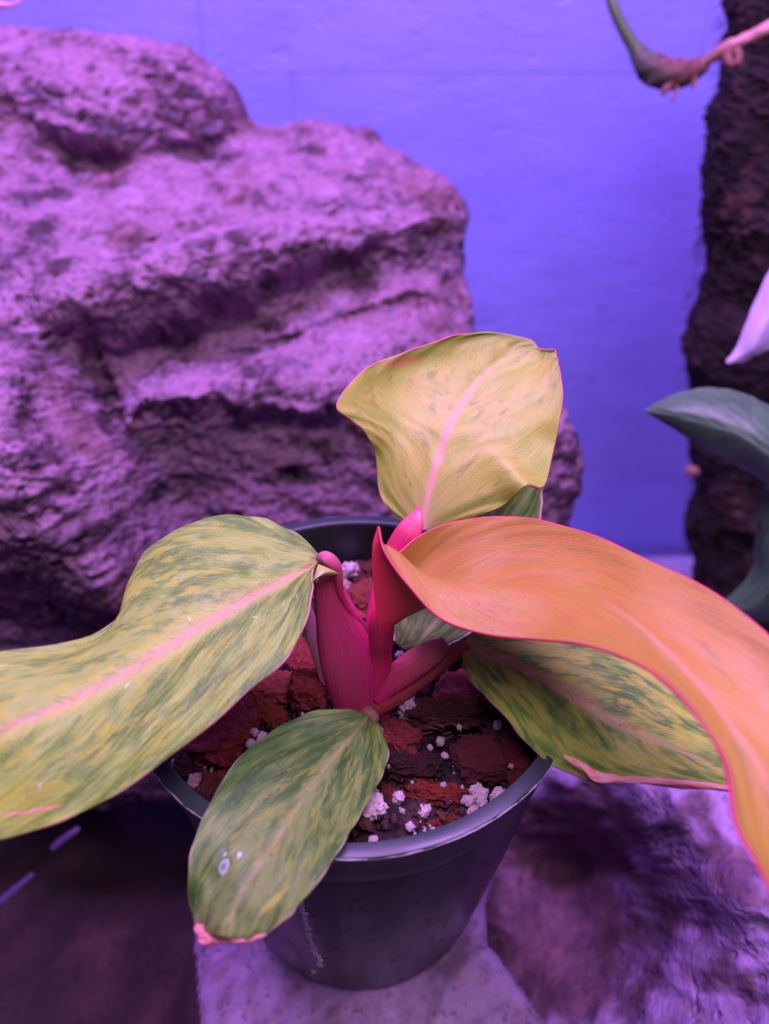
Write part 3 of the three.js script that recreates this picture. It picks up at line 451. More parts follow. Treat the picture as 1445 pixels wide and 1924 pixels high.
// orange leaf
const ws2 = (s) => s;
const texOrange = leafTex(({ a, b, s, v, st, st2, big, pat, grain, u }) => {
  let c = mix3([0.47, 0.20, 0.04], [0.46, 0.235, 0.035], sstep(-0.3, 0.4, st)); c = mix3(c, [0.52, 0.20, 0.07], 0.5 * sstep(-0.2, 0.5, st2 + 0.5 * big));
  c = mix3(c, [0.50, 0.30, 0.045], 0.8 * sstep(0.40, 0.8, v + 0.15 * big) * sstep(0.1, 0.9, a + 0.3 + 0.3 * big)); c = mix3(c, [0.62, 0.33, 0.13], 0.45 * sstep(0.4, 0.75, v) * sstep(0.4, -0.5, a)); c = mix3(c, [0.52, 0.26, 0.12], 0.45 * sstep(0.15, 0.6, big + 0.2 * st));
  c = mix3(c, [0.22, 0.20, 0.06], 0.45 * sstep(0.2, 0.8, pat * 0.7 + 0.3 * st + 0.4 * big)); c = mix3(c, [0.20, 0.07, 0.03], 0.6 * sstep(0.5, 0.75, N3(ws2(s) * 150, b * 3.1, 55)) * sstep(0.05, 0.5, st)); c = mix3(c, [0.40, 0.14, 0.025], 0.65 * Math.exp(-v * 8) * (a < 0 ? 1 : 0.4));
  const rib = sstep(0.07, 0.01, b + 0.02 * st2); c = mix3(c, [0.62, 0.30, 0.24], 0.55 * rib * sstep(0.4, 0.55, v));
  const k = 1 + 0.04 * grain; return speck([c[0] * k, c[1] * k, c[2] * k], u, v, 21, 0.93);
}, 21);
const texOrangeU = leafTex(({ a, b, v, st, st2, grain }) => { let c = mix3([0.88, 0.04, 0.14], [0.85, 0.12, 0.12], sstep(0.02, 0.16, v + 0.03 * st)); c = mix3(c, [0.80, 0.33, 0.12], sstep(0.15, 0.4, v)); return c; }, 22, 256);
addLeaf('broad orange leaf curling to the right with magenta edge', [
  [[752, 1040, 0.180], [742, 1120, 0.182], [714, 1184, 0.177], [700, 1050, 0.1685], [714, 990, 0.166]],
  [[790, 1008, 0.182], [780, 1085, 0.183], [748, 1162, 0.176], [742, 1040, 0.167], [726, 1037, 0.163]],
  [[842, 985, 0.182], [828, 1052, 0.182], [800, 1135, 0.176], [798, 1076, 0.165], [763, 1090, 0.160]],
  [[892, 975, 0.181], [882, 1040, 0.179], [864, 1118, 0.173], [862, 1094, 0.163], [826, 1158, 0.157]],
  [[960, 971, 0.178], [952, 1030, 0.176], [944, 1098, 0.170], [942, 1102, 0.160], [915, 1190, 0.154]],
  [[1040, 984, 0.172], [1034, 1036, 0.170], [1030, 1090, 0.164], [1028, 1115, 0.156], [1008, 1199, 0.149]],
  [[1130, 1012, 0.164], [1120, 1062, 0.162], [1112, 1115, 0.156], [1108, 1146, 0.149], [1094, 1209, 0.142]],
  [[1220, 1054, 0.155], [1205, 1115, 0.151], [1190, 1165, 0.146], [1186, 1200, 0.140], [1185, 1239, 0.134]],
  [[1310, 1096, 0.146], [1290, 1165, 0.143], [1265, 1237, 0.136], [1258, 1267, 0.130], [1262, 1289, 0.127]],
  [[1390, 1149, 0.138], [1365, 1230, 0.135], [1335, 1312, 0.128], [1323, 1342, 0.123], [1328, 1363, 0.120]],
  [[1460, 1212, 0.131], [1438, 1310, 0.128], [1402, 1402, 0.121], [1374, 1432, 0.117], [1368, 1441, 0.114]],
  [[1520, 1300, 0.125], [1498, 1400, 0.122], [1452, 1505, 0.115], [1405, 1540, 0.111], [1387, 1540, 0.108]],
  [[1570, 1420, 0.119], [1540, 1520, 0.116], [1490, 1625, 0.110], [1450, 1645, 0.106], [1431, 1625, 0.104]],
  [[1590, 1560, 0.113], [1565, 1640, 0.110], [1530, 1710, 0.106], [1500, 1730, 0.103], [1480, 1722, 0.101]],
  [[1565, 1835, 0.101], [1563, 1838, 0.101], [1560, 1840, 0.101], [1557, 1842, 0.101], [1554, 1843, 0.101]],
], { flip: true, seed: 3, wave: 0.0002, groove: 0.00015 }, leafMat(texOrange, { transmission: 0.2, bumpScale: 0.00014, color: new THREE.Color().setRGB(0.94, 1.17, 0.94) }), leafMat(texOrangeU, { bumpMap: null }), [0.50, 0.03, 0.09], 0.0003);
// lower right leaf
const texRight = leafTex(({ a, b, s, v, st, st2, big, pat, grain, u }) => {
  const up = a < 0, g = st * 0.75 + st2 * 0.18 + big * 0.4 + (up ? 0.02 : 0.03);
  let c = mix3([0.42, 0.42, 0.10], [0.21, 0.31, 0.06], sstep(-0.28, 0.15, g)); c = mix3(c, [0.07, 0.15, 0.045], 0.75 * sstep(0.06, 0.48, g)); c = mix3(c, [0.54, 0.44, 0.06], (up ? 0.7 : 0.3) * sstep(0.12, 0.45, pat + 0.1 * st2));
  const rw = 0.10 * (1 - 0.7 * v) + 0.03, rib = sstep(rw * (1.1 + 0.15 * st2), rw * 0.3, b); c = mix3(c, [0.66, 0.38, 0.27], clamp(rib * (1.0 - 0.6 * v) * (0.9 + 0.35 * st2)));
  c = mix3(c, [0.72, 0.42, 0.26], 0.6 * Math.exp(-v * 20));
  const k = 1 + 0.06 * grain; return speck([c[0] * k, c[1] * k, c[2] * k], u, v, 31, 0.86);
}, 31);
const RL = addLeaf('green and cream striped leaf with folded pink edge at the right of the pot', [
  [[880, 1194, 0.189], [873, 1204, 0.188], [868, 1215, 0.187], [866, 1224, 0.186], [868, 1234, 0.186]],
  [[908, 1186, 0.190], [905, 1205, 0.188], [905, 1225, 0.185], [888, 1247, 0.183], [876, 1264, 0.182]],
  [[980, 1170, 0.190], [965, 1205, 0.187], [952, 1240, 0.182], [924, 1277, 0.180], [905, 1299, 0.178]],
  [[1060, 1175, 0.188], [1036, 1220, 0.184], [1012, 1268, 0.178], [974, 1312, 0.176], [947, 1341, 0.174]],
  [[1130, 1195, 0.185], [1106, 1247, 0.181], [1077, 1306, 0.174], [1030, 1357, 0.172], [988, 1391, 0.170]],
  [[1200, 1231, 0.181], [1176, 1287, 0.177], [1142, 1347, 0.170], [1090, 1402, 0.168], [1038, 1434, 0.166]],
  [[1262, 1285, 0.176], [1241, 1337, 0.172], [1207, 1380, 0.167], [1160, 1430, 0.164], [1108, 1463, 0.162]],
  [[1330, 1345, 0.171], [1310, 1385, 0.168], [1277, 1410, 0.163], [1242, 1446, 0.161], [1200, 1468, 0.159]],
  [[1392, 1400, 0.166], [1372, 1422, 0.163], [1350, 1442, 0.160], [1326, 1462, 0.158], [1300, 1476, 0.156]],
  [[1448, 1466, 0.157], [1440, 1472, 0.157], [1432, 1478, 0.156], [1420, 1483, 0.156], [1405, 1485, 0.155]],
], { flip: true, seed: 4, wave: 0.0005 }, leafMat(texRight), plain([0.2, 0.26, 0.1], 0.5), [0.34, 0.2, 0.16], 0.00028);
RL.sub('folded_edge', stem([[1060, 1420, 0.1625, 3], [1095, 1440, 0.1605, 6], [1120, 1458, 0.159, 8], [1150, 1463, 0.158, 8], [1200, 1466, 0.1572, 6], [1270, 1470, 0.1555, 6], [1330, 1476, 0.154, 5], [1400, 1484, 0.153, 4]], { ro: 0.35, wob: 0.35, seg: 80, color: (t, a, z) => mix3([0.85, 0.40, 0.40], [0.85, 0.20, 0.13], sstep(0.1, 0.7, N3(t * 9, a, 3))) }), vcol(0.5)).userData.label = 'pale pink folded lower edge';
// front leaf hanging over the rim
const texFront = leafTex(({ a, b, s, v, st, st2, big, pat, grain, u }) => {
  const g = st * 0.6 + st2 * 0.16 + big * 0.5 - 0.45 * (v - 0.45);
  let c = mix3([0.16, 0.205, 0.07], [0.085, 0.15, 0.045], sstep(-0.3, 0.05, g)); c = mix3(c, [0.036, 0.085, 0.026], 0.75 * sstep(0.02, 0.4, g)); c = mix3(c, [0.25, 0.26, 0.045], 0.5 * sstep(0.1, 0.5, pat - st2 * 0.15 + 0.2 * a));
  c = mix3(c, [0.40, 0.34, 0.07], 0.8 * sstep(0.055, 0.02, Math.hypot((u - 0.775) * 0.85, (v - 0.735) * 1.0 + (u - 0.775) * 0.5) + 0.012 * st2));
  const w = 0.06 * (0.6 + 0.5 * Math.sin(v * 3.1)) + 0.015, rib = Math.exp(-((b / w) ** 2)); c = mix3(c, [0.30, 0.27, 0.14], clamp(0.75 * rib * (0.8 + 0.6 * st2) * sstep(0.95, 0.8, v)));
  c = mix3(c, [0.30, 0.27, 0.12], 0.5 * sstep(0.22, 0.02, Math.abs(a + 0.42 + 0.3 * (v - 0.5))) * sstep(0.15, 0.5, st2 + 0.2) * sstep(0.3, 0.5, v));
  c = mix3(c, [0.38, 0.30, 0.08], 0.6 * sstep(0.86, 0.95, v)); c = mix3(c, [0.60, 0.22, 0.16], sstep(0.95, 0.985, v + 0.02 * st2 + 0.012 * Math.max(0, a))); c = mix3(c, [0.60, 0.28, 0.26], 0.7 * sstep(0.93, 0.985, a + 0.02 * st2) * sstep(0.72, 0.86, v));
  for (const [x, y, r, w2] of [[0.285, 0.675, 0.026, 1], [0.345, 0.63, 0.011, 1], [0.255, 0.645, 0.008, 1], [0.22, 0.66, 0.03, 0.10], [0.23, 0.73, 0.035, 0.08]]) { const d = Math.hypot((u - x) * 0.72, (v - y)) + 0.0035 * N3(u * 40, v * 40, 3), ring = sstep(r, r - 0.005, d); c = mix3(c, [0.44, 0.47, 0.66], w2 * ring * (r > 0.02 && w2 === 1 && d < 0.009 + 0.005 * N3(u * 90, v * 90, 8) ? 0.35 : 0.9)); }
  for (const [x, y] of [[0.545, 0.60], [0.665, 0.69], [0.56, 0.86], [0.64, 0.64]]) { const d = Math.hypot((u - x) * 0.7 + (v - y) * 0.4, (v - y)); c = mix3(c, [0.2, 0.06, 0.05], 0.8 * sstep(0.008, 0.004, d)); }
  const k = 1 + 0.07 * grain; return speck([c[0] * k, c[1] * k, c[2] * k], u, v, 41, 0.86);
}, 41);
addLeaf('dark green oval leaf with white water spots hanging over the front rim', [
  [[682, 1339, 0.189], [687, 1341, 0.1885], [692, 1345, 0.188], [697, 1349, 0.188], [702, 1354, 0.188]],
  [[655, 1331, 0.188], [670, 1345, 0.186], [680, 1362, 0.184], [701, 1366, 0.184], [720, 1373, 0.185]],
  [[600, 1335, 0.185], [632, 1360, 0.181], [655, 1390, 0.177], [694, 1397, 0.178], [728, 1407, 0.179]],
  [[540, 1355, 0.181], [590, 1388, 0.175], [625, 1425, 0.170], [672, 1436, 0.171], [722, 1446, 0.173]],
  [[485, 1392, 0.171], [545, 1428, 0.166], [592, 1468, 0.163], [645, 1480, 0.163], [700, 1489, 0.166]],
  [[434, 1446, 0.161], [500, 1480, 0.158], [558, 1515, 0.156], [612, 1530, 0.155], [672, 1537, 0.157]],
  [[394, 1510, 0.153], [460, 1540, 0.151], [522, 1568, 0.149], [580, 1580, 0.147], [643, 1585, 0.149]],
  [[367, 1575, 0.148], [425, 1600, 0.145], [485, 1625, 0.143], [545, 1637, 0.141], [606, 1642, 0.142]],
  [[354, 1640, 0.144], [400, 1658, 0.144], [452, 1680, 0.138], [510, 1690, 0.137], [567, 1692, 0.138]],
  [[357, 1702, 0.146], [390, 1712, 0.141], [430, 1725, 0.136], [478, 1734, 0.135], [530, 1733, 0.136]],
  [[372, 1744, 0.143], [390, 1750, 0.139], [415, 1754, 0.135], [450, 1760, 0.134], [496, 1760, 0.135]],
  [[394, 1766, 0.141], [405, 1767, 0.139], [420, 1768, 0.136], [440, 1768, 0.135], [462, 1769, 0.135]],
], { seed: 5, wave: 0.0005, groove: 0.0003 }, leafMat(texFront), plain([0.2, 0.26, 0.1], 0.5), [0.30, 0.28, 0.2], 0.00022).sub('withered_tip', stem([[368, 1738, 0.1415, 4], [378, 1750, 0.140, 9], [390, 1761, 0.1385, 11], [408, 1765, 0.1375, 8], [440, 1766, 0.1345, 5], [470, 1764, 0.1345, 4], [500, 1756, 0.1345, 2]], { ro: 0.4, wob: 0.5, seg: 60, color: (t, a) => mix3([0.55, 0.24, 0.24], [0.50, 0.13, 0.11], sstep(-0.2, 0.6, N3(t * 8, a * 2, 8))) }), vcol(0.55)).userData.label = 'shrivelled pink tip';
// small leaf behind
addLeaf('small green leaf with pale midrib half hidden behind the orange leaf', [
  [[742, 1204, 0.198], [748, 1211, 0.198], [756, 1217, 0.198], [764, 1221, 0.198], [772, 1224, 0.198]],
  [[739, 1168, 0.201], [765, 1180, 0.199], [792, 1198, 0.198], [815, 1206, 0.197], [838, 1214, 0.197]],
  [[758, 1120, 0.204], [795, 1132, 0.202], [832, 1146, 0.200], [870, 1158, 0.199], [905, 1172, 0.198]],
  [[812, 1060, 0.207], [845, 1075, 0.205], [880, 1092, 0.203], [920, 1100, 0.202], [965, 1112, 0.201]],
  [[870, 990, 0.210], [898, 1010, 0.208], [925, 1030, 0.206], [965, 1038, 0.205], [1003, 1042, 0.204]],
  [[915, 930, 0.212], [942, 948, 0.211], [968, 965, 0.209], [992, 970, 0.208], [1013, 976, 0.207]],
  [[965, 890, 0.213], [985, 902, 0.212], [1003, 915, 0.211], [1012, 918, 0.210], [1019, 922, 0.210]],
  [[1032, 863, 0.213], [1033, 864, 0.213], [1034, 865, 0.213], [1035, 866, 0.213], [1035, 867, 0.213]],
], { flip: true, seed: 6, nu: 24, nv: 60 }, leafMat(leafTex(({ b, st, st2, v }) => { let c = mix3([0.22, 0.30, 0.08], [0.08, 0.17, 0.04], sstep(-0.3, 0.3, st + 0.3 * st2)); return mix3(c, [0.36, 0.40, 0.17], 0.8 * Math.exp(-((b / 0.12) ** 2))); }, 61, 512)), plain([0.2, 0.26, 0.1], 0.5), [0.55, 0.36, 0.36]);

// ---- stalks
const RED = (t, a) => mix3(mix3([0.30, 0.035, 0.06], [0.36, 0.04, 0.055], t), [0.55, 0.03, 0.13], sstep(0.3, 1, a) * (1 - 0.4 * t));
const fibMap = colorTex(256, 1024, (u, v) => { const a = 0.9 + 0.16 * fbm(u * 50, v * 4, 3, 3) + 0.05 * N3(u * 160, v * 600, 2), d = N3(u * 60, v * 160, 9) > 0.9 ? 0.25 : 0; return [a + d * 0.5, a + d, a + d]; });
const fibBump = valTex(256, 1024, (u, v) => 0.5 + 0.3 * fbm(u * 60, v * 5, 13, 3) + 0.1 * N3(u * 150, v * 400, 4));
const stalk = (name, st, color, opt = {}, ro = 0.42, label) => mesh(name, stem(st, { color, seg: 60, ring: 28, ...opt }), vcol(ro * 0.9, { specularIntensity: 0.8, map: fibMap, bumpMap: fibBump, bumpScale: 0.00025 }), plant, label);
stalk('petiole', [[672, 1352, 0.195, 34, 0.6], [668, 1320, 0.193, 44, 0.5], [660, 1260, 0.188, 54, 0.4], [645, 1200, 0.184, 50, 0.4], [627, 1140, 0.180, 36, 0.4], [613, 1095, 0.1772, 27, 0.4], [607, 1070, 0.176, 20, 0.4], [606, 1055, 0.1755, 10, 0.4]], (t, a, z) => { const f = N3(a * 9, t * 1.5, 4) * 0.12; return mix3(mix3([0.46 + f * 0.3, 0.04, 0.13], [0.32, 0.05, 0.045], sstep(0.45, 0.95, t)), [0.74, 0.03, 0.22], 0.85 * sstep(0.2, 0.95, -a) * sstep(0.95, 0.4, t)); }, {}, 0.4, 'wide dark red sheathed stalk');
stalk('sheath_edge', [[596, 1046, 0.1745, 5], [612, 1047, 0.173, 12], [628, 1062, 0.1735, 13], [636, 1085, 0.175, 9], [641, 1115, 0.177, 6], [658, 1148, 0.180, 6], [685, 1175, 0.183, 5], [704, 1212, 0.1855, 4], [712, 1260, 0.188, 3]], (t, a) => mix3([0.66, 0.16, 0.28], [0.55, 0.04, 0.15], sstep(0.0, 0.5, t)), { ro: 0.6 }, 0.3, 'rolled magenta sheath edge');
stalk('petiole', [[716, 1345, 0.196, 24, 0.7], [714, 1290, 0.191, 22, 0.7], [716, 1235, 0.186, 20, 0.7], [716, 1195, 0.1805, 24, 0.7], [718, 1165, 0.1765, 24, 0.6], [724, 1140, 0.1745, 16, 0.5]], (t, a) => mix3([0.62, 0.02, 0.15], [0.85, 0.03, 0.12], t), {}, 0.4, 'crimson stalk of the orange leaf');
stalk('petiole', [[708, 1330, 0.196, 20, 0.7], [704, 1240, 0.190, 18, 0.7], [708, 1160, 0.187, 20, 0.6], [728, 1085, 0.186, 24, 0.5], [748, 1035, 0.185, 25, 0.45], [766, 1004, 0.184, 25, 0.45], [777, 984, 0.184, 20, 0.4], [784, 967, 0.1845, 11, 0.4], [787, 955, 0.185, 5, 0.4], [788, 950, 0.1855, 1, 0.4]], (t, a, z) => mix3([0.66, 0.03, 0.15], mix3([0.80, 0.10, 0.20], [0.85, 0.42, 0.55], 0.8 * Math.exp(-(((t - 0.78) / 0.06) ** 2) - ((a + 0.3) / 0.45) ** 2)), sstep(0.4, 0.8, t)), {}, 0.38, 'pink red stalk of the upright leaf');  // whitish highlight near the top is painted into the vertex colour
stalk('petiole', [[680, 1350, 0.196, 20, 0.8], [715, 1322, 0.193, 22, 0.8], [770, 1285, 0.190, 22, 0.7], [822, 1248, 0.188, 19, 0.7], [858, 1222, 0.187, 16, 0.7], [880, 1212, 0.1868, 11, 0.6]], (t, a) => mix3(mix3([0.36, 0.045, 0.07], [0.42, 0.10, 0.06], t), [0.30, 0.12, 0.07], 0.6 * sstep(0, 1, a)), {}, 0.42, 'brownish red stalk of the right leaf');
stalk('sheath', [[708, 1318, 0.1915, 14, 0.5], [735, 1282, 0.189, 24, 0.5], [775, 1250, 0.187, 27, 0.5], [810, 1227, 0.186, 24, 0.5], [832, 1213, 0.1855, 16, 0.5], [840, 1208, 0.1855, 12, 0.5]], (t, a) => mix3(mix3([0.62, 0.03, 0.16], [0.60, 0.15, 0.17], sstep(0.1, 0.7, t)), [0.72, 0.22, 0.40], sstep(0.93, 0.99, t)), {}, 0.42, 'blunt pink sheath');
stalk('petiole', [[574, 1130, 0.187, 4, 0.6], [580, 1150, 0.188, 9, 0.6], [588, 1195, 0.1895, 13, 0.6], [604, 1250, 0.192, 12, 0.6], [622, 1310, 0.194, 10, 0.6]], () => [0.80, 0.36, 0.36], {}, 0.45, 'thin pale pink stalk');
stalk('petiole', [[680, 1330, 0.193, 14, 0.8], [694, 1342, 0.190, 13, 0.8], [702, 1350, 0.189, 11, 0.8], [698, 1358, 0.188, 6, 0.8]], (t, a) => mix3([0.36, 0.07, 0.10], [0.20, 0.14, 0.07], 0.5 + 0.5 * a), { seg: 20 }, 0.45, 'short olive stalk of the front leaf');

// ---------------------------------------------------------------- pot
const potM = new THREE.Matrix4().makeBasis(V(1, 0, 0), AX, V(1, 0, 0).cross(AX)).setPosition(RIM);
{
  const pot = thing('plant_pot', 'round dark green plastic nursery pot with scuffed rim', 'plant pot', FOOT);
  const R = 0.055, prof = [[0, -0.1035], [0.034, -0.1035], [0.0365, -0.104], [0.0378, -0.1032], [0.0384, -0.1012], [0.0387, -0.0995], [0.0390, -0.0985], [0.046, -0.055], [0.0512, -0.0158], [0.0514, -0.0152], [0.0519, -0.0146], [0.0536, -0.0028], [0.0549, -0.0009], [0.0550, -0.0003], [0.0546, 0.0002], [0.0518, 0.0002], [0.0513, -0.0004], [0.0510, -0.0012], [0.0500, -0.014], [0.0365, -0.0975], [0, -0.0985]];
  const g = new THREE.LatheGeometry(prof.map((p) => new THREE.Vector2(...p)), 160); g.applyMatrix4(potM);
  const sm = valTex(1024, 512, (u, v) => { const a = tileN(u, v, 14, 5, 4), sc = sstep(0.6, 0.9, N3(u * 60, v * 90, 4)) * 0.5; return 0.36 + 0.18 * a + 0.25 * sc; }, true);
  const dust = colorTex(1024, 512, (u, v) => { const a = sstep(-0.1, 0.8, tileN(u, v, 7, 15, 5)), b = sstep(0.86, 0.98, N3(u * 220, v * 90, 2)), c = sstep(0.86, 0.98, N3(u * 160 + v * 60, v * 260 - u * 90, 6)) * sstep(0.2, 0.6, a); const k = mix3([0.026, 0.044, 0.046], [0.044, 0.066, 0.070], 0.7 * a); return mix3(k, [0.16, 0.17, 0.22], 0.3 * Math.max(b * 0.6, c)); }, true);
  mesh('pot_body', g, new THREE.MeshPhysicalMaterial({ map: dust, roughness: 1, roughnessMap: sm, specularIntensity: 0.9 }), pot);
  const fl = [], r = rng(5);                                           // ragged flash along the rim's outer edge
  for (let i = 0; i < 260; i++) {
    const a0 = i / 260 * Math.PI * 2, w = 0.00010 + 0.00018 * Math.max(0, fbm(Math.cos(a0) * 6, Math.sin(a0) * 6, 2, 3) + 0.25) + (r() > 0.94 ? 0.0003 * r() : 0);
    const p = [0, 1, 2].map((k) => { const a = a0 + k * Math.PI / 260; return V(Math.cos(a) * 0.05495, -0.0003 + 0.0003 * fbm(Math.cos(a) * 9, Math.sin(a) * 9, 7, 2), Math.sin(a) * 0.05495).applyMatrix4(potM); });
    fl.push(new THREE.TubeGeometry(new THREE.QuadraticBezierCurve3(...p), 2, w, 5));
  }
  mesh('scuffed_edge', mergeGeometries(fl), plain([0.34, 0.33, 0.38], 0.5), pot);
  // dried white root trace on the pot's front
  const rp = (px, py) => { const rr = ray(px, py); let t0 = 0.1, best = null; for (let t = 0.12; t < 0.3; t += 0.0002) { const p = CAM.clone().addScaledVector(rr, t), q = p.clone().applyMatrix4(potM.clone().invert()), rad = Math.hypot(q.x, q.z); const wall = spl(2, (i) => [0.0390, 0.0512][i], clamp((q.y + 0.0985) / 0.0827)); if (q.y < 0 && rad < wall + 0.0003) { best = p; break; } } return best || at(px, py, 0.17); };
  const cr2 = [], r3 = rng(9), path = [[562, 1688], [570, 1715], [576, 1738], [583, 1762], [592, 1788], [604, 1812]];
  const hair = (px, py, n, sp) => { for (let i = 0; i < n; i++) { const a = rp(px + (r3() - 0.5) * sp, py + (r3() - 0.5) * sp), b = rp(px + (r3() - 0.5) * sp * 1.6, py + (r3() - 0.5) * sp * 1.3), m = a.clone().lerp(b, 0.5).add(V((r3() - 0.5) * 0.0008, 0.0004, 0.0007)); cr2.push(new THREE.TubeGeometry(new THREE.QuadraticBezierCurve3(a, m, b), 4, 0.00011 + 0.00008 * r3(), 4)); } };
  for (let k = 0; k < 60; k++) { const t = k / 59, x = spl(6, (i) => path[i][0], t), y = spl(6, (i) => path[i][1], t); hair(x, y, 4, 8 + 3 * Math.sin(k)); }
  hair(590, 1826, 8, 8); for (let k = 0; k < 6; k++) hair(492 + k, 1758 + 4 * k, 3, 6);
  mesh('dried_root_trace', mergeGeometries(cr2), plain([0.85, 0.82, 0.88], 0.8), pot, 'thin white dried root trace on the front of the pot');
}

// ---------------------------------------------------------------- potting mix
{
  const mix = thing('potting_mix', 'dark potting mix with bark chips and white perlite filling the pot', 'soil', SOIL);
  const pos = [], idx = [], col = [], rings = 70, segs = 180, R = 0.0502;
  for (let j = 0; j <= rings; j++) for (let i = 0; i <= segs; i++) {
    const r = R * j / rings, a = i / segs * Math.PI * 2, x = Math.cos(a) * r, z = Math.sin(a) * r, h = 0.0032 * fbm(x * 90, 3, z * 90, 4) + 0.0020 * fbm(x * 380, 3, z * 380, 3) - 0.0158;
    const p = V(x, h, z).applyMatrix4(potM); pos.push(p.x, p.y, p.z); const c = fbm(x * 260, 8, z * 260, 4); col.push(...mix3([0.008, 0.003, 0.006], [0.055, 0.018, 0.022], sstep(-0.1, 0.6, c)));
  }
  for (let j = 0; j < rings; j++) for (let i = 0; i < segs; i++) { const a = j * (segs + 1) + i, b = a + segs + 1; idx.push(a, a + 1, b, b, a + 1, b + 1); }
  mesh('soil_surface', geoFrom(pos, idx, null, col), vcol(0.95, { side: THREE.DoubleSide }), mix);
  const barkBump = valTex(512, 512, (u, v) => 0.5 + 0.35 * fbm(u * 5, v * 34, 2, 5) + 0.25 * fbm(u * 40, v * 60, 7, 3));
  const barkMap = colorTex(512, 512, (u, v) => { const a = fbm(u * 4, v * 26, 3, 5), b = fbm(u * 12, v * 14, 9, 4), k = 0.62 + 0.45 * a + 0.3 * b; return [clamp(k * 1.05), clamp(k * 0.95), clamp(k * 0.95)]; });
  const N = AX, T1 = V(1, 0, 0), T2 = T1.clone().cross(N);
  function lumpGeo(c, sx, sy, sz, yaw, lean, seed, rough, boxy = 1, seg = 26) {
    const g = new THREE.BoxGeometry(1, 1, 1, seg, Math.max(4, seg >> 1), seg), p = g.attributes.position;
    const B = new THREE.Matrix4().makeBasis(T1, N, T2.clone().negate()), q = new THREE.Matrix4().makeRotationY(yaw).multiply(new THREE.Matrix4().makeRotationZ(lean));
    for (let i = 0; i < p.count; i++) {
      const v = V(p.getX(i) * 2, p.getY(i) * 2, p.getZ(i) * 2), l = Math.pow(Math.abs(v.x) ** (2 + 4 * boxy) + Math.abs(v.y) ** (2 + 4 * boxy) + Math.abs(v.z) ** (2 + 4 * boxy), 1 / (2 + 4 * boxy)); v.divideScalar(l);
      const n = 1 + rough * (0.9 * fbm(v.x * 0.9 + seed * 7, v.y * 0.9, v.z * 0.9, 2) + 0.75 * fbm(v.x * 2.4 + seed, v.y * 2.4, v.z * 2.4 + seed * 3, 4) + 0.25 * fbm(v.x * 2 + seed, v.y * 2, v.z * 14 + seed * 3, 3)); v.multiplyScalar(n);
      v.set(v.x * sx, v.y * sy, v.z * sz).applyMatrix4(q).applyMatrix4(B).add(c); p.setXYZ(i, v.x, v.y, v.z);
    }
    g.computeVertexNormals();
    return g;
  }
  const chip = (px, py, h, w, l, t, yaw, lean, c, seed, rough = 0.25, boxy = 0.8, name = 'bark_chip', ro = 0.55) => {
    const p = onSoil(px, py, h), d = p.clone().sub(CAM).dot(FWD);
    const g2 = 0.62, m = new THREE.MeshStandardMaterial({ color: new THREE.Color().setRGB(c[0] * 1.2, c[1] * g2, c[2] * 0.62), map: barkMap, bumpMap: barkBump, bumpScale: 0.0008, roughness: ro });
    return mesh(name, lumpGeo(p, pw(w, d), pw(t, d), pw(l, d), yaw, lean, seed, rough * 1.35, boxy * 0.62, 34), m, mix);
  };
  // left of the stalks
  chip(418, 1376, 0.003, 52, 62, 20, 0.35, -0.25, [0.26, 0.045, 0.05], 1, 0.2, 0.8);
  chip(520, 1290, 0.004, 46, 34, 14, 0.5, 0.15, [0.55, 0.21, 0.16], 2, 0.2, 0.7);
  chip(562, 1235, 0.004, 26, 44, 16, -0.5, 0.1, [0.40, 0.12, 0.09], 3, 0.2, 0.9);
  chip(583, 1300, 0.006, 36, 30, 34, 0.15, 0.12, [0.38, 0.10, 0.08], 4, 0.14, 1);
  chip(500, 1335, 0.002, 46, 20, 18, 0.7, -0.1, [0.36, 0.12, 0.055], 5, 0.22, 0.7);
  chip(396, 1478, 0.001, 30, 22, 16, 0.3, 0, [0.34, 0.14, 0.09], 6, 0.4, 0.3);
  chip(350, 1425, 0.001, 36, 30, 14, 0.9, 0, [0.07, 0.03, 0.03], 7, 0.4, 0.3);
  // behind
  chip(690, 1128, 0.003, 44, 36, 18, 0.5, 0.1, [0.44, 0.16, 0.13], 8, 0.3, 0.5);
  chip(705, 1082, 0.002, 40, 30, 16, 0.1, 0, [0.20, 0.085, 0.075], 9, 0.4, 0.3);
  chip(650, 1150, 0.002, 34, 36, 14, 1.1, 0, [0.30, 0.11, 0.09], 10, 0.3, 0.5);
  chip(820, 1100, 0.002, 50, 40, 14, 0.2, 0, [0.12, 0.05, 0.05], 11, 0.3, 0.4);
  // right
  chip(866, 1300, 0.005, 46, 42, 20, 0.4, -0.1, [0.36, 0.13, 0.15], 12, 0.18, 0.25);
  chip(832, 1347, 0.006, 60, 24, 22, 0.1, 0.05, [0.10, 0.045, 0.035], 13, 0.35, 0.6);
  chip(750, 1388, 0.003, 40, 36, 18, 0.6, 0.1, [0.26, 0.06, 0.075], 14, 0.25, 0.6);
  chip(900, 1425, 0.005, 42, 44, 22, -0.25, 0.1, [0.13, 0.032, 0.04], 15, 0.16, 0.9);
  chip(968, 1432, 0.002, 24, 46, 22, -0.2, 0.2, [0.24, 0.07, 0.055], 16, 0.22, 0.7);
  chip(775, 1440, 0.003, 52, 22, 16, 0.05, 0, [0.055, 0.018, 0.022], 17, 0.35, 0.6);
  chip(820, 1490, 0.001, 50, 20, 14, 0.25, 0, [0.36, 0.075, 0.045], 18, 0.4, 0.5);
  chip(740, 1505, 0.000, 26, 24, 14, 0.25, 0, [0.28, 0.055, 0.045], 19, 0.4, 0.4);
  chip(845, 1548, 0.000, 36, 18, 12, -0.3, 0, [0.36, 0.075, 0.045], 20, 0.4, 0.5);
  chip(940, 1385, 0.002, 28, 26, 14, 0.8, 0, [0.22, 0.08, 0.07], 21, 0.3, 0.4);
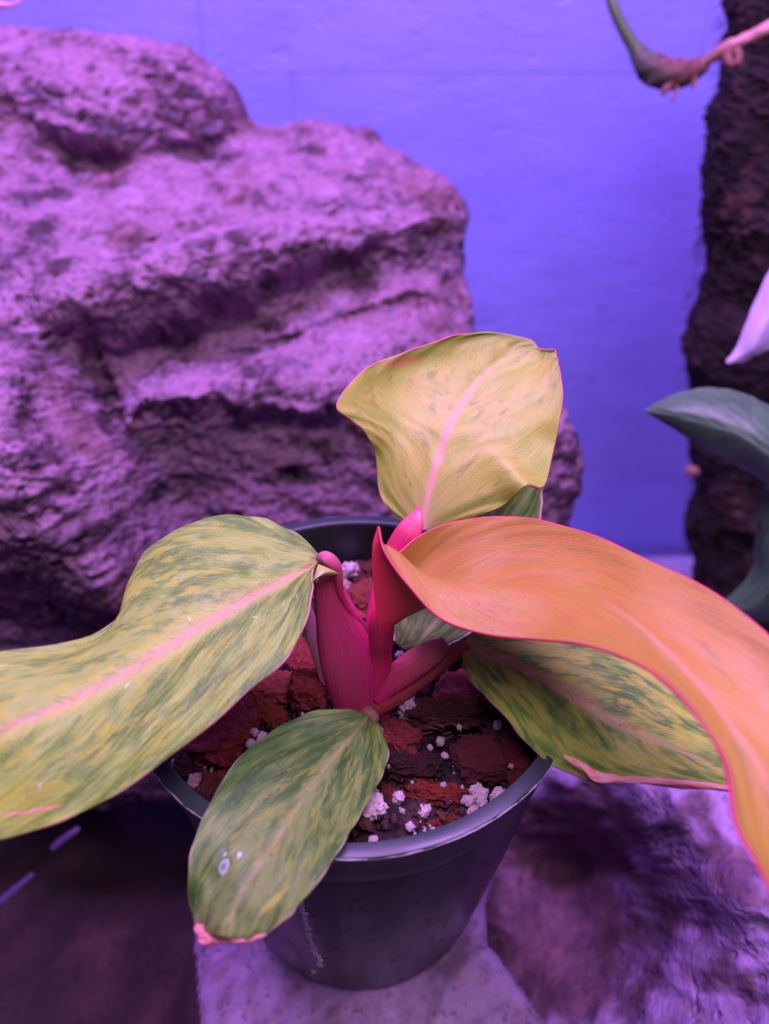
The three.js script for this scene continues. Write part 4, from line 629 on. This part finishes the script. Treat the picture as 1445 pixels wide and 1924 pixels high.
  chip(800, 1585, 0.000, 30, 14, 10, 0.2, 0, [0.26, 0.06, 0.05], 22, 0.4, 0.4);
  chip(650, 1545, 0.000, 30, 30, 14, 0.2, 0, [0.045, 0.016, 0.02], 23, 0.4, 0.4);
  const rc = rng(404);
  for (let i = 0; i < 44; i++) {
    const a = rc() * 6.2832, rr = 0.046 * Math.sqrt(rc()), p = V(Math.cos(a) * rr, -0.0148 + 0.0022 * rc(), Math.sin(a) * rr).applyMatrix4(potM), q = rc(), sz = 0.0011 + 0.0022 * rc() * rc(), k = 0.4 + 0.9 * rc();
    const c = q < 0.5 ? [0.34 * k, 0.07 * k, 0.05 * k] : q < 0.75 ? [0.42 * k, 0.15 * k, 0.09 * k] : [0.09 * k, 0.03 * k, 0.03 * k];
    mesh('bark_chip', lumpGeo(p, sz * (0.8 + 1.2 * rc()), sz * (0.4 + 0.3 * rc()), sz * (0.6 + 0.5 * rc()), rc() * 6.28, (rc() - 0.5) * 1.4, 30 + i, 0.45, 0.5, 12), new THREE.MeshStandardMaterial({ color: new THREE.Color().setRGB(...c), map: barkMap, bumpMap: barkBump, bumpScale: 0.0006, roughness: 0.6 }), mix);
  }
  // fine fibres on the dark clump
  const fibs = [], rf = rng(77); for (let i = 0; i < 46; i++) { const a = onSoil(775 + rf() * 115, 1322 + rf() * 60, 0.0085 - 0.003 * rf()), b = a.clone().add(V((rf() - 0.5) * 0.006, (rf() - 0.2) * 0.002, (rf() - 0.5) * 0.004)); fibs.push(new THREE.TubeGeometry(new THREE.LineCurve3(a, b), 1, 0.00009, 3)); }
  mesh('coir_fibres', mergeGeometries(fibs), plain([0.20, 0.085, 0.06], 0.9), mix).userData.kind = 'stuff';
  // perlite
  const perMat = [[0.74, 0.58, 0.66], [0.62, 0.48, 0.56], [0.60, 0.40, 0.40]].map((c) => new THREE.MeshStandardMaterial({ color: new THREE.Color().setRGB(...c), bumpMap: rockBump, bumpScale: 0.0004, roughness: 0.9 }));
  const per = (px, py, r, h = 0.002, k = 0, seed = px) => { const p = onSoil(px, py, h), d = p.clone().sub(CAM).dot(FWD), s = pw(r, d); mesh('perlite', lumpGeo(p, s, s * 0.75, s * 0.85, seed, seed * 0.3, (seed % 97) * 0.31, 0.3, 0.12, 18), perMat[k], mix); };
  for (const a of [[700, 1518, 25, 0.003], [748, 1500, 14], [797, 1523, 12], [772, 1554, 11], [702, 1581, 11], [899, 1490, 18, 0.003, 1], [905, 1508, 14, 0.003, 1], [880, 1505, 12, 0.003, 1], [937, 1498, 17, 0.003], [890, 1528, 13, 0.003, 2], [833, 1478, 8], [812, 1560, 7], [757, 1525, 6], [840, 1500, 5], [707, 1490, 7], [715, 1500, 6], [770, 1332, 24, 0.005, 1], [790, 1362, 12, 0.004], [863, 1367, 6, 0.009], [828, 1393, 9, 0.003], [808, 1405, 6, 0.003], [836, 1420, 7, 0.005], [935, 1362, 9, 0.006], [658, 1072, 20, 0.004], [648, 1100, 12, 0.004, 2], [684, 1180, 10, 0.003], [560, 1190, 9, 0.003], [478, 1377, 9, 0.003], [492, 1387, 12, 0.003], [471, 1398, 10, 0.003], [366, 1470, 16, 0.002, 2], [376, 1458, 6], [366, 1424, 5], [352, 1388, 7], [322, 1440, 5], [730, 1440, 4, 0.004], [752, 1432, 4, 0.004], [790, 1448, 3, 0.004], [752, 1231, 10, 0.003], [960, 1440, 6, 0.005], [820, 1440, 4, 0.004], [775, 1470, 4, 0.002], [785, 1200, 5, 0.003], [838, 1260, 4, 0.006], [900, 1275, 5, 0.009]]) per(...a);
  const cg = [], rr = rng(12), dk = [];
  for (let i = 0; i < 4200; i++) { const r = 0.0495 * Math.sqrt(rr()), a = rr() * 6.2832, p = V(Math.cos(a) * r, -0.0150 + 0.0028 * rr() * rr(), Math.sin(a) * r).applyMatrix4(potM), s = 0.00025 + 0.0010 * rr() * rr() * rr(); const g = new THREE.IcosahedronGeometry(s, 0); g.rotateX(rr() * 6); g.rotateY(rr() * 6); g.scale(1, 0.8, 1 + rr()); g.translate(p.x, p.y, p.z); (i % 11 === 0 ? cg : dk).push(g); }
  mesh('perlite_crumbs', mergeGeometries(cg), perMat[1], mix).userData.kind = 'stuff';
  mesh('soil_crumbs', mergeGeometries(dk), plain([0.032, 0.011, 0.015], 0.95), mix).userData.kind = 'stuff';
}

// ---------------------------------------------------------------- plants at the right edge
{
  const o = thing('strap_leaf_orchid', 'dusky green orchid leaves leaning in from the right below the white flower', 'orchid', at(1470, 1200, 0.30));
  const lm = leafMat(leafTex(({ b, st, st2, v }) => { let c = mix3([0.08, 0.13, 0.12], [0.055, 0.095, 0.09], sstep(-0.3, 0.5, st)); return mix3(c, [0.035, 0.055, 0.05], 0.85 * Math.exp(-((b / 0.05) ** 2)) * sstep(1, 0.7, v)); }, 71, 256), { bumpMap: null });
  const um = plain([0.08, 0.12, 0.09], 0.5);
  const put = (rows) => { const L = leafGeo(rows, { nu: 24, nv: 50, wave: 0.0002 }), m = mesh('leaf', L.top, lm, o); mesh('leaf_underside', L.under, um, m); };
  put([[[1560, 830, 0.27], [1555, 870, 0.268], [1550, 905, 0.265], [1545, 945, 0.267], [1540, 985, 0.27]], [[1445, 762, 0.275], [1450, 805, 0.268], [1450, 848, 0.265], [1448, 880, 0.268], [1446, 912, 0.275]], [[1395, 738, 0.278], [1395, 775, 0.271], [1392, 812, 0.268], [1388, 842, 0.271], [1384, 876, 0.278]], [[1330, 728, 0.28], [1328, 758, 0.274], [1325, 790, 0.272], [1318, 815, 0.275], [1312, 835, 0.28]], [[1262, 742, 0.282], [1262, 758, 0.279], [1262, 776, 0.277], [1258, 790, 0.279], [1252, 798, 0.282]], [[1212, 770, 0.284], [1212, 771, 0.284], [1212, 772, 0.284], [1212, 773, 0.284], [1212, 774, 0.284]]]);
  put([[[1490, 860, 0.29], [1510, 870, 0.285], [1530, 880, 0.283], [1550, 890, 0.285], [1570, 900, 0.29]], [[1432, 930, 0.29], [1460, 940, 0.285], [1490, 950, 0.283], [1510, 960, 0.285], [1530, 970, 0.29]], [[1418, 1010, 0.295], [1440, 1015, 0.289], [1465, 1020, 0.287], [1490, 1025, 0.289], [1510, 1030, 0.295]], [[1412, 1070, 0.30], [1435, 1080, 0.295], [1460, 1090, 0.292], [1480, 1095, 0.295], [1500, 1100, 0.30]], [[1375, 1115, 0.305], [1395, 1130, 0.302], [1420, 1145, 0.30], [1440, 1155, 0.302], [1460, 1165, 0.305]], [[1330, 1150, 0.31], [1332, 1152, 0.31], [1334, 1154, 0.31], [1336, 1156, 0.31], [1338, 1158, 0.31]]]);
  const f = thing('white_flower', 'pale white petal hanging in front of the dark post at the right edge', 'flower', at(1480, 560, 0.33));
  const L = leafGeo([[[1540, 470, 0.335], [1530, 500, 0.33], [1520, 530, 0.328], [1515, 570, 0.33], [1510, 620, 0.335]], [[1462, 490, 0.333], [1465, 520, 0.328], [1466, 555, 0.326], [1470, 595, 0.328], [1475, 640, 0.333]], [[1422, 558, 0.334], [1430, 580, 0.330], [1436, 605, 0.328], [1442, 630, 0.330], [1446, 656, 0.334]], [[1400, 612, 0.335], [1408, 628, 0.332], [1414, 645, 0.331], [1418, 658, 0.332], [1420, 668, 0.335]], [[1382, 655, 0.337], [1388, 662, 0.336], [1394, 668, 0.335], [1398, 674, 0.336], [1400, 679, 0.337]], [[1364, 680, 0.338], [1366, 681, 0.338], [1368, 682, 0.338], [1370, 683, 0.338], [1372, 683, 0.338]]], { nu: 20, nv: 40, wave: 0.0002 });
  const pm = plain([0.66, 0.56, 0.90], 0.5, { side: THREE.DoubleSide, transmission: 0.25 }), pt = mesh('petal', L.top, pm, f); mesh('petal_back', L.under, pm, pt);
  const knob = mesh('root_nub', stem([[1290, 878, 0.44, 6], [1298, 884, 0.44, 8], [1308, 886, 0.445, 7]], { ro: 1, wob: 0.5, color: () => [0.34, 0.17, 0.15] }), vcol(0.7)); tag(knob, 'small pink root nub poking out of the dark post', 'root');
}
// ---- ribbed tie in the dark gap at the lower left
{
  const t = thing('ribbed_tie', 'violet ribbed plastic tie lying in the dark gap at the lower left', 'plastic tie', at(75, 1630, 0.33));
  const vm = plain([0.085, 0.05, 0.15], 0.6);
  for (const s of [[[-30, 1722, 0.33, 7], [5, 1692, 0.33, 7], [35, 1666, 0.331, 6], [62, 1642, 0.332, 4]], [[97, 1596, 0.334, 5], [112, 1583, 0.334, 6], [132, 1568, 0.334, 6], [149, 1556, 0.335, 4]]]) mesh('tie_strip', stem(s, { ro: 0.5, wob: 0.25, seg: 30 }), vm, t);
}
scene.traverse((o) => { if (o.isMesh) o.castShadow = o.receiveShadow = true; });
renderer.render(scene, camera);
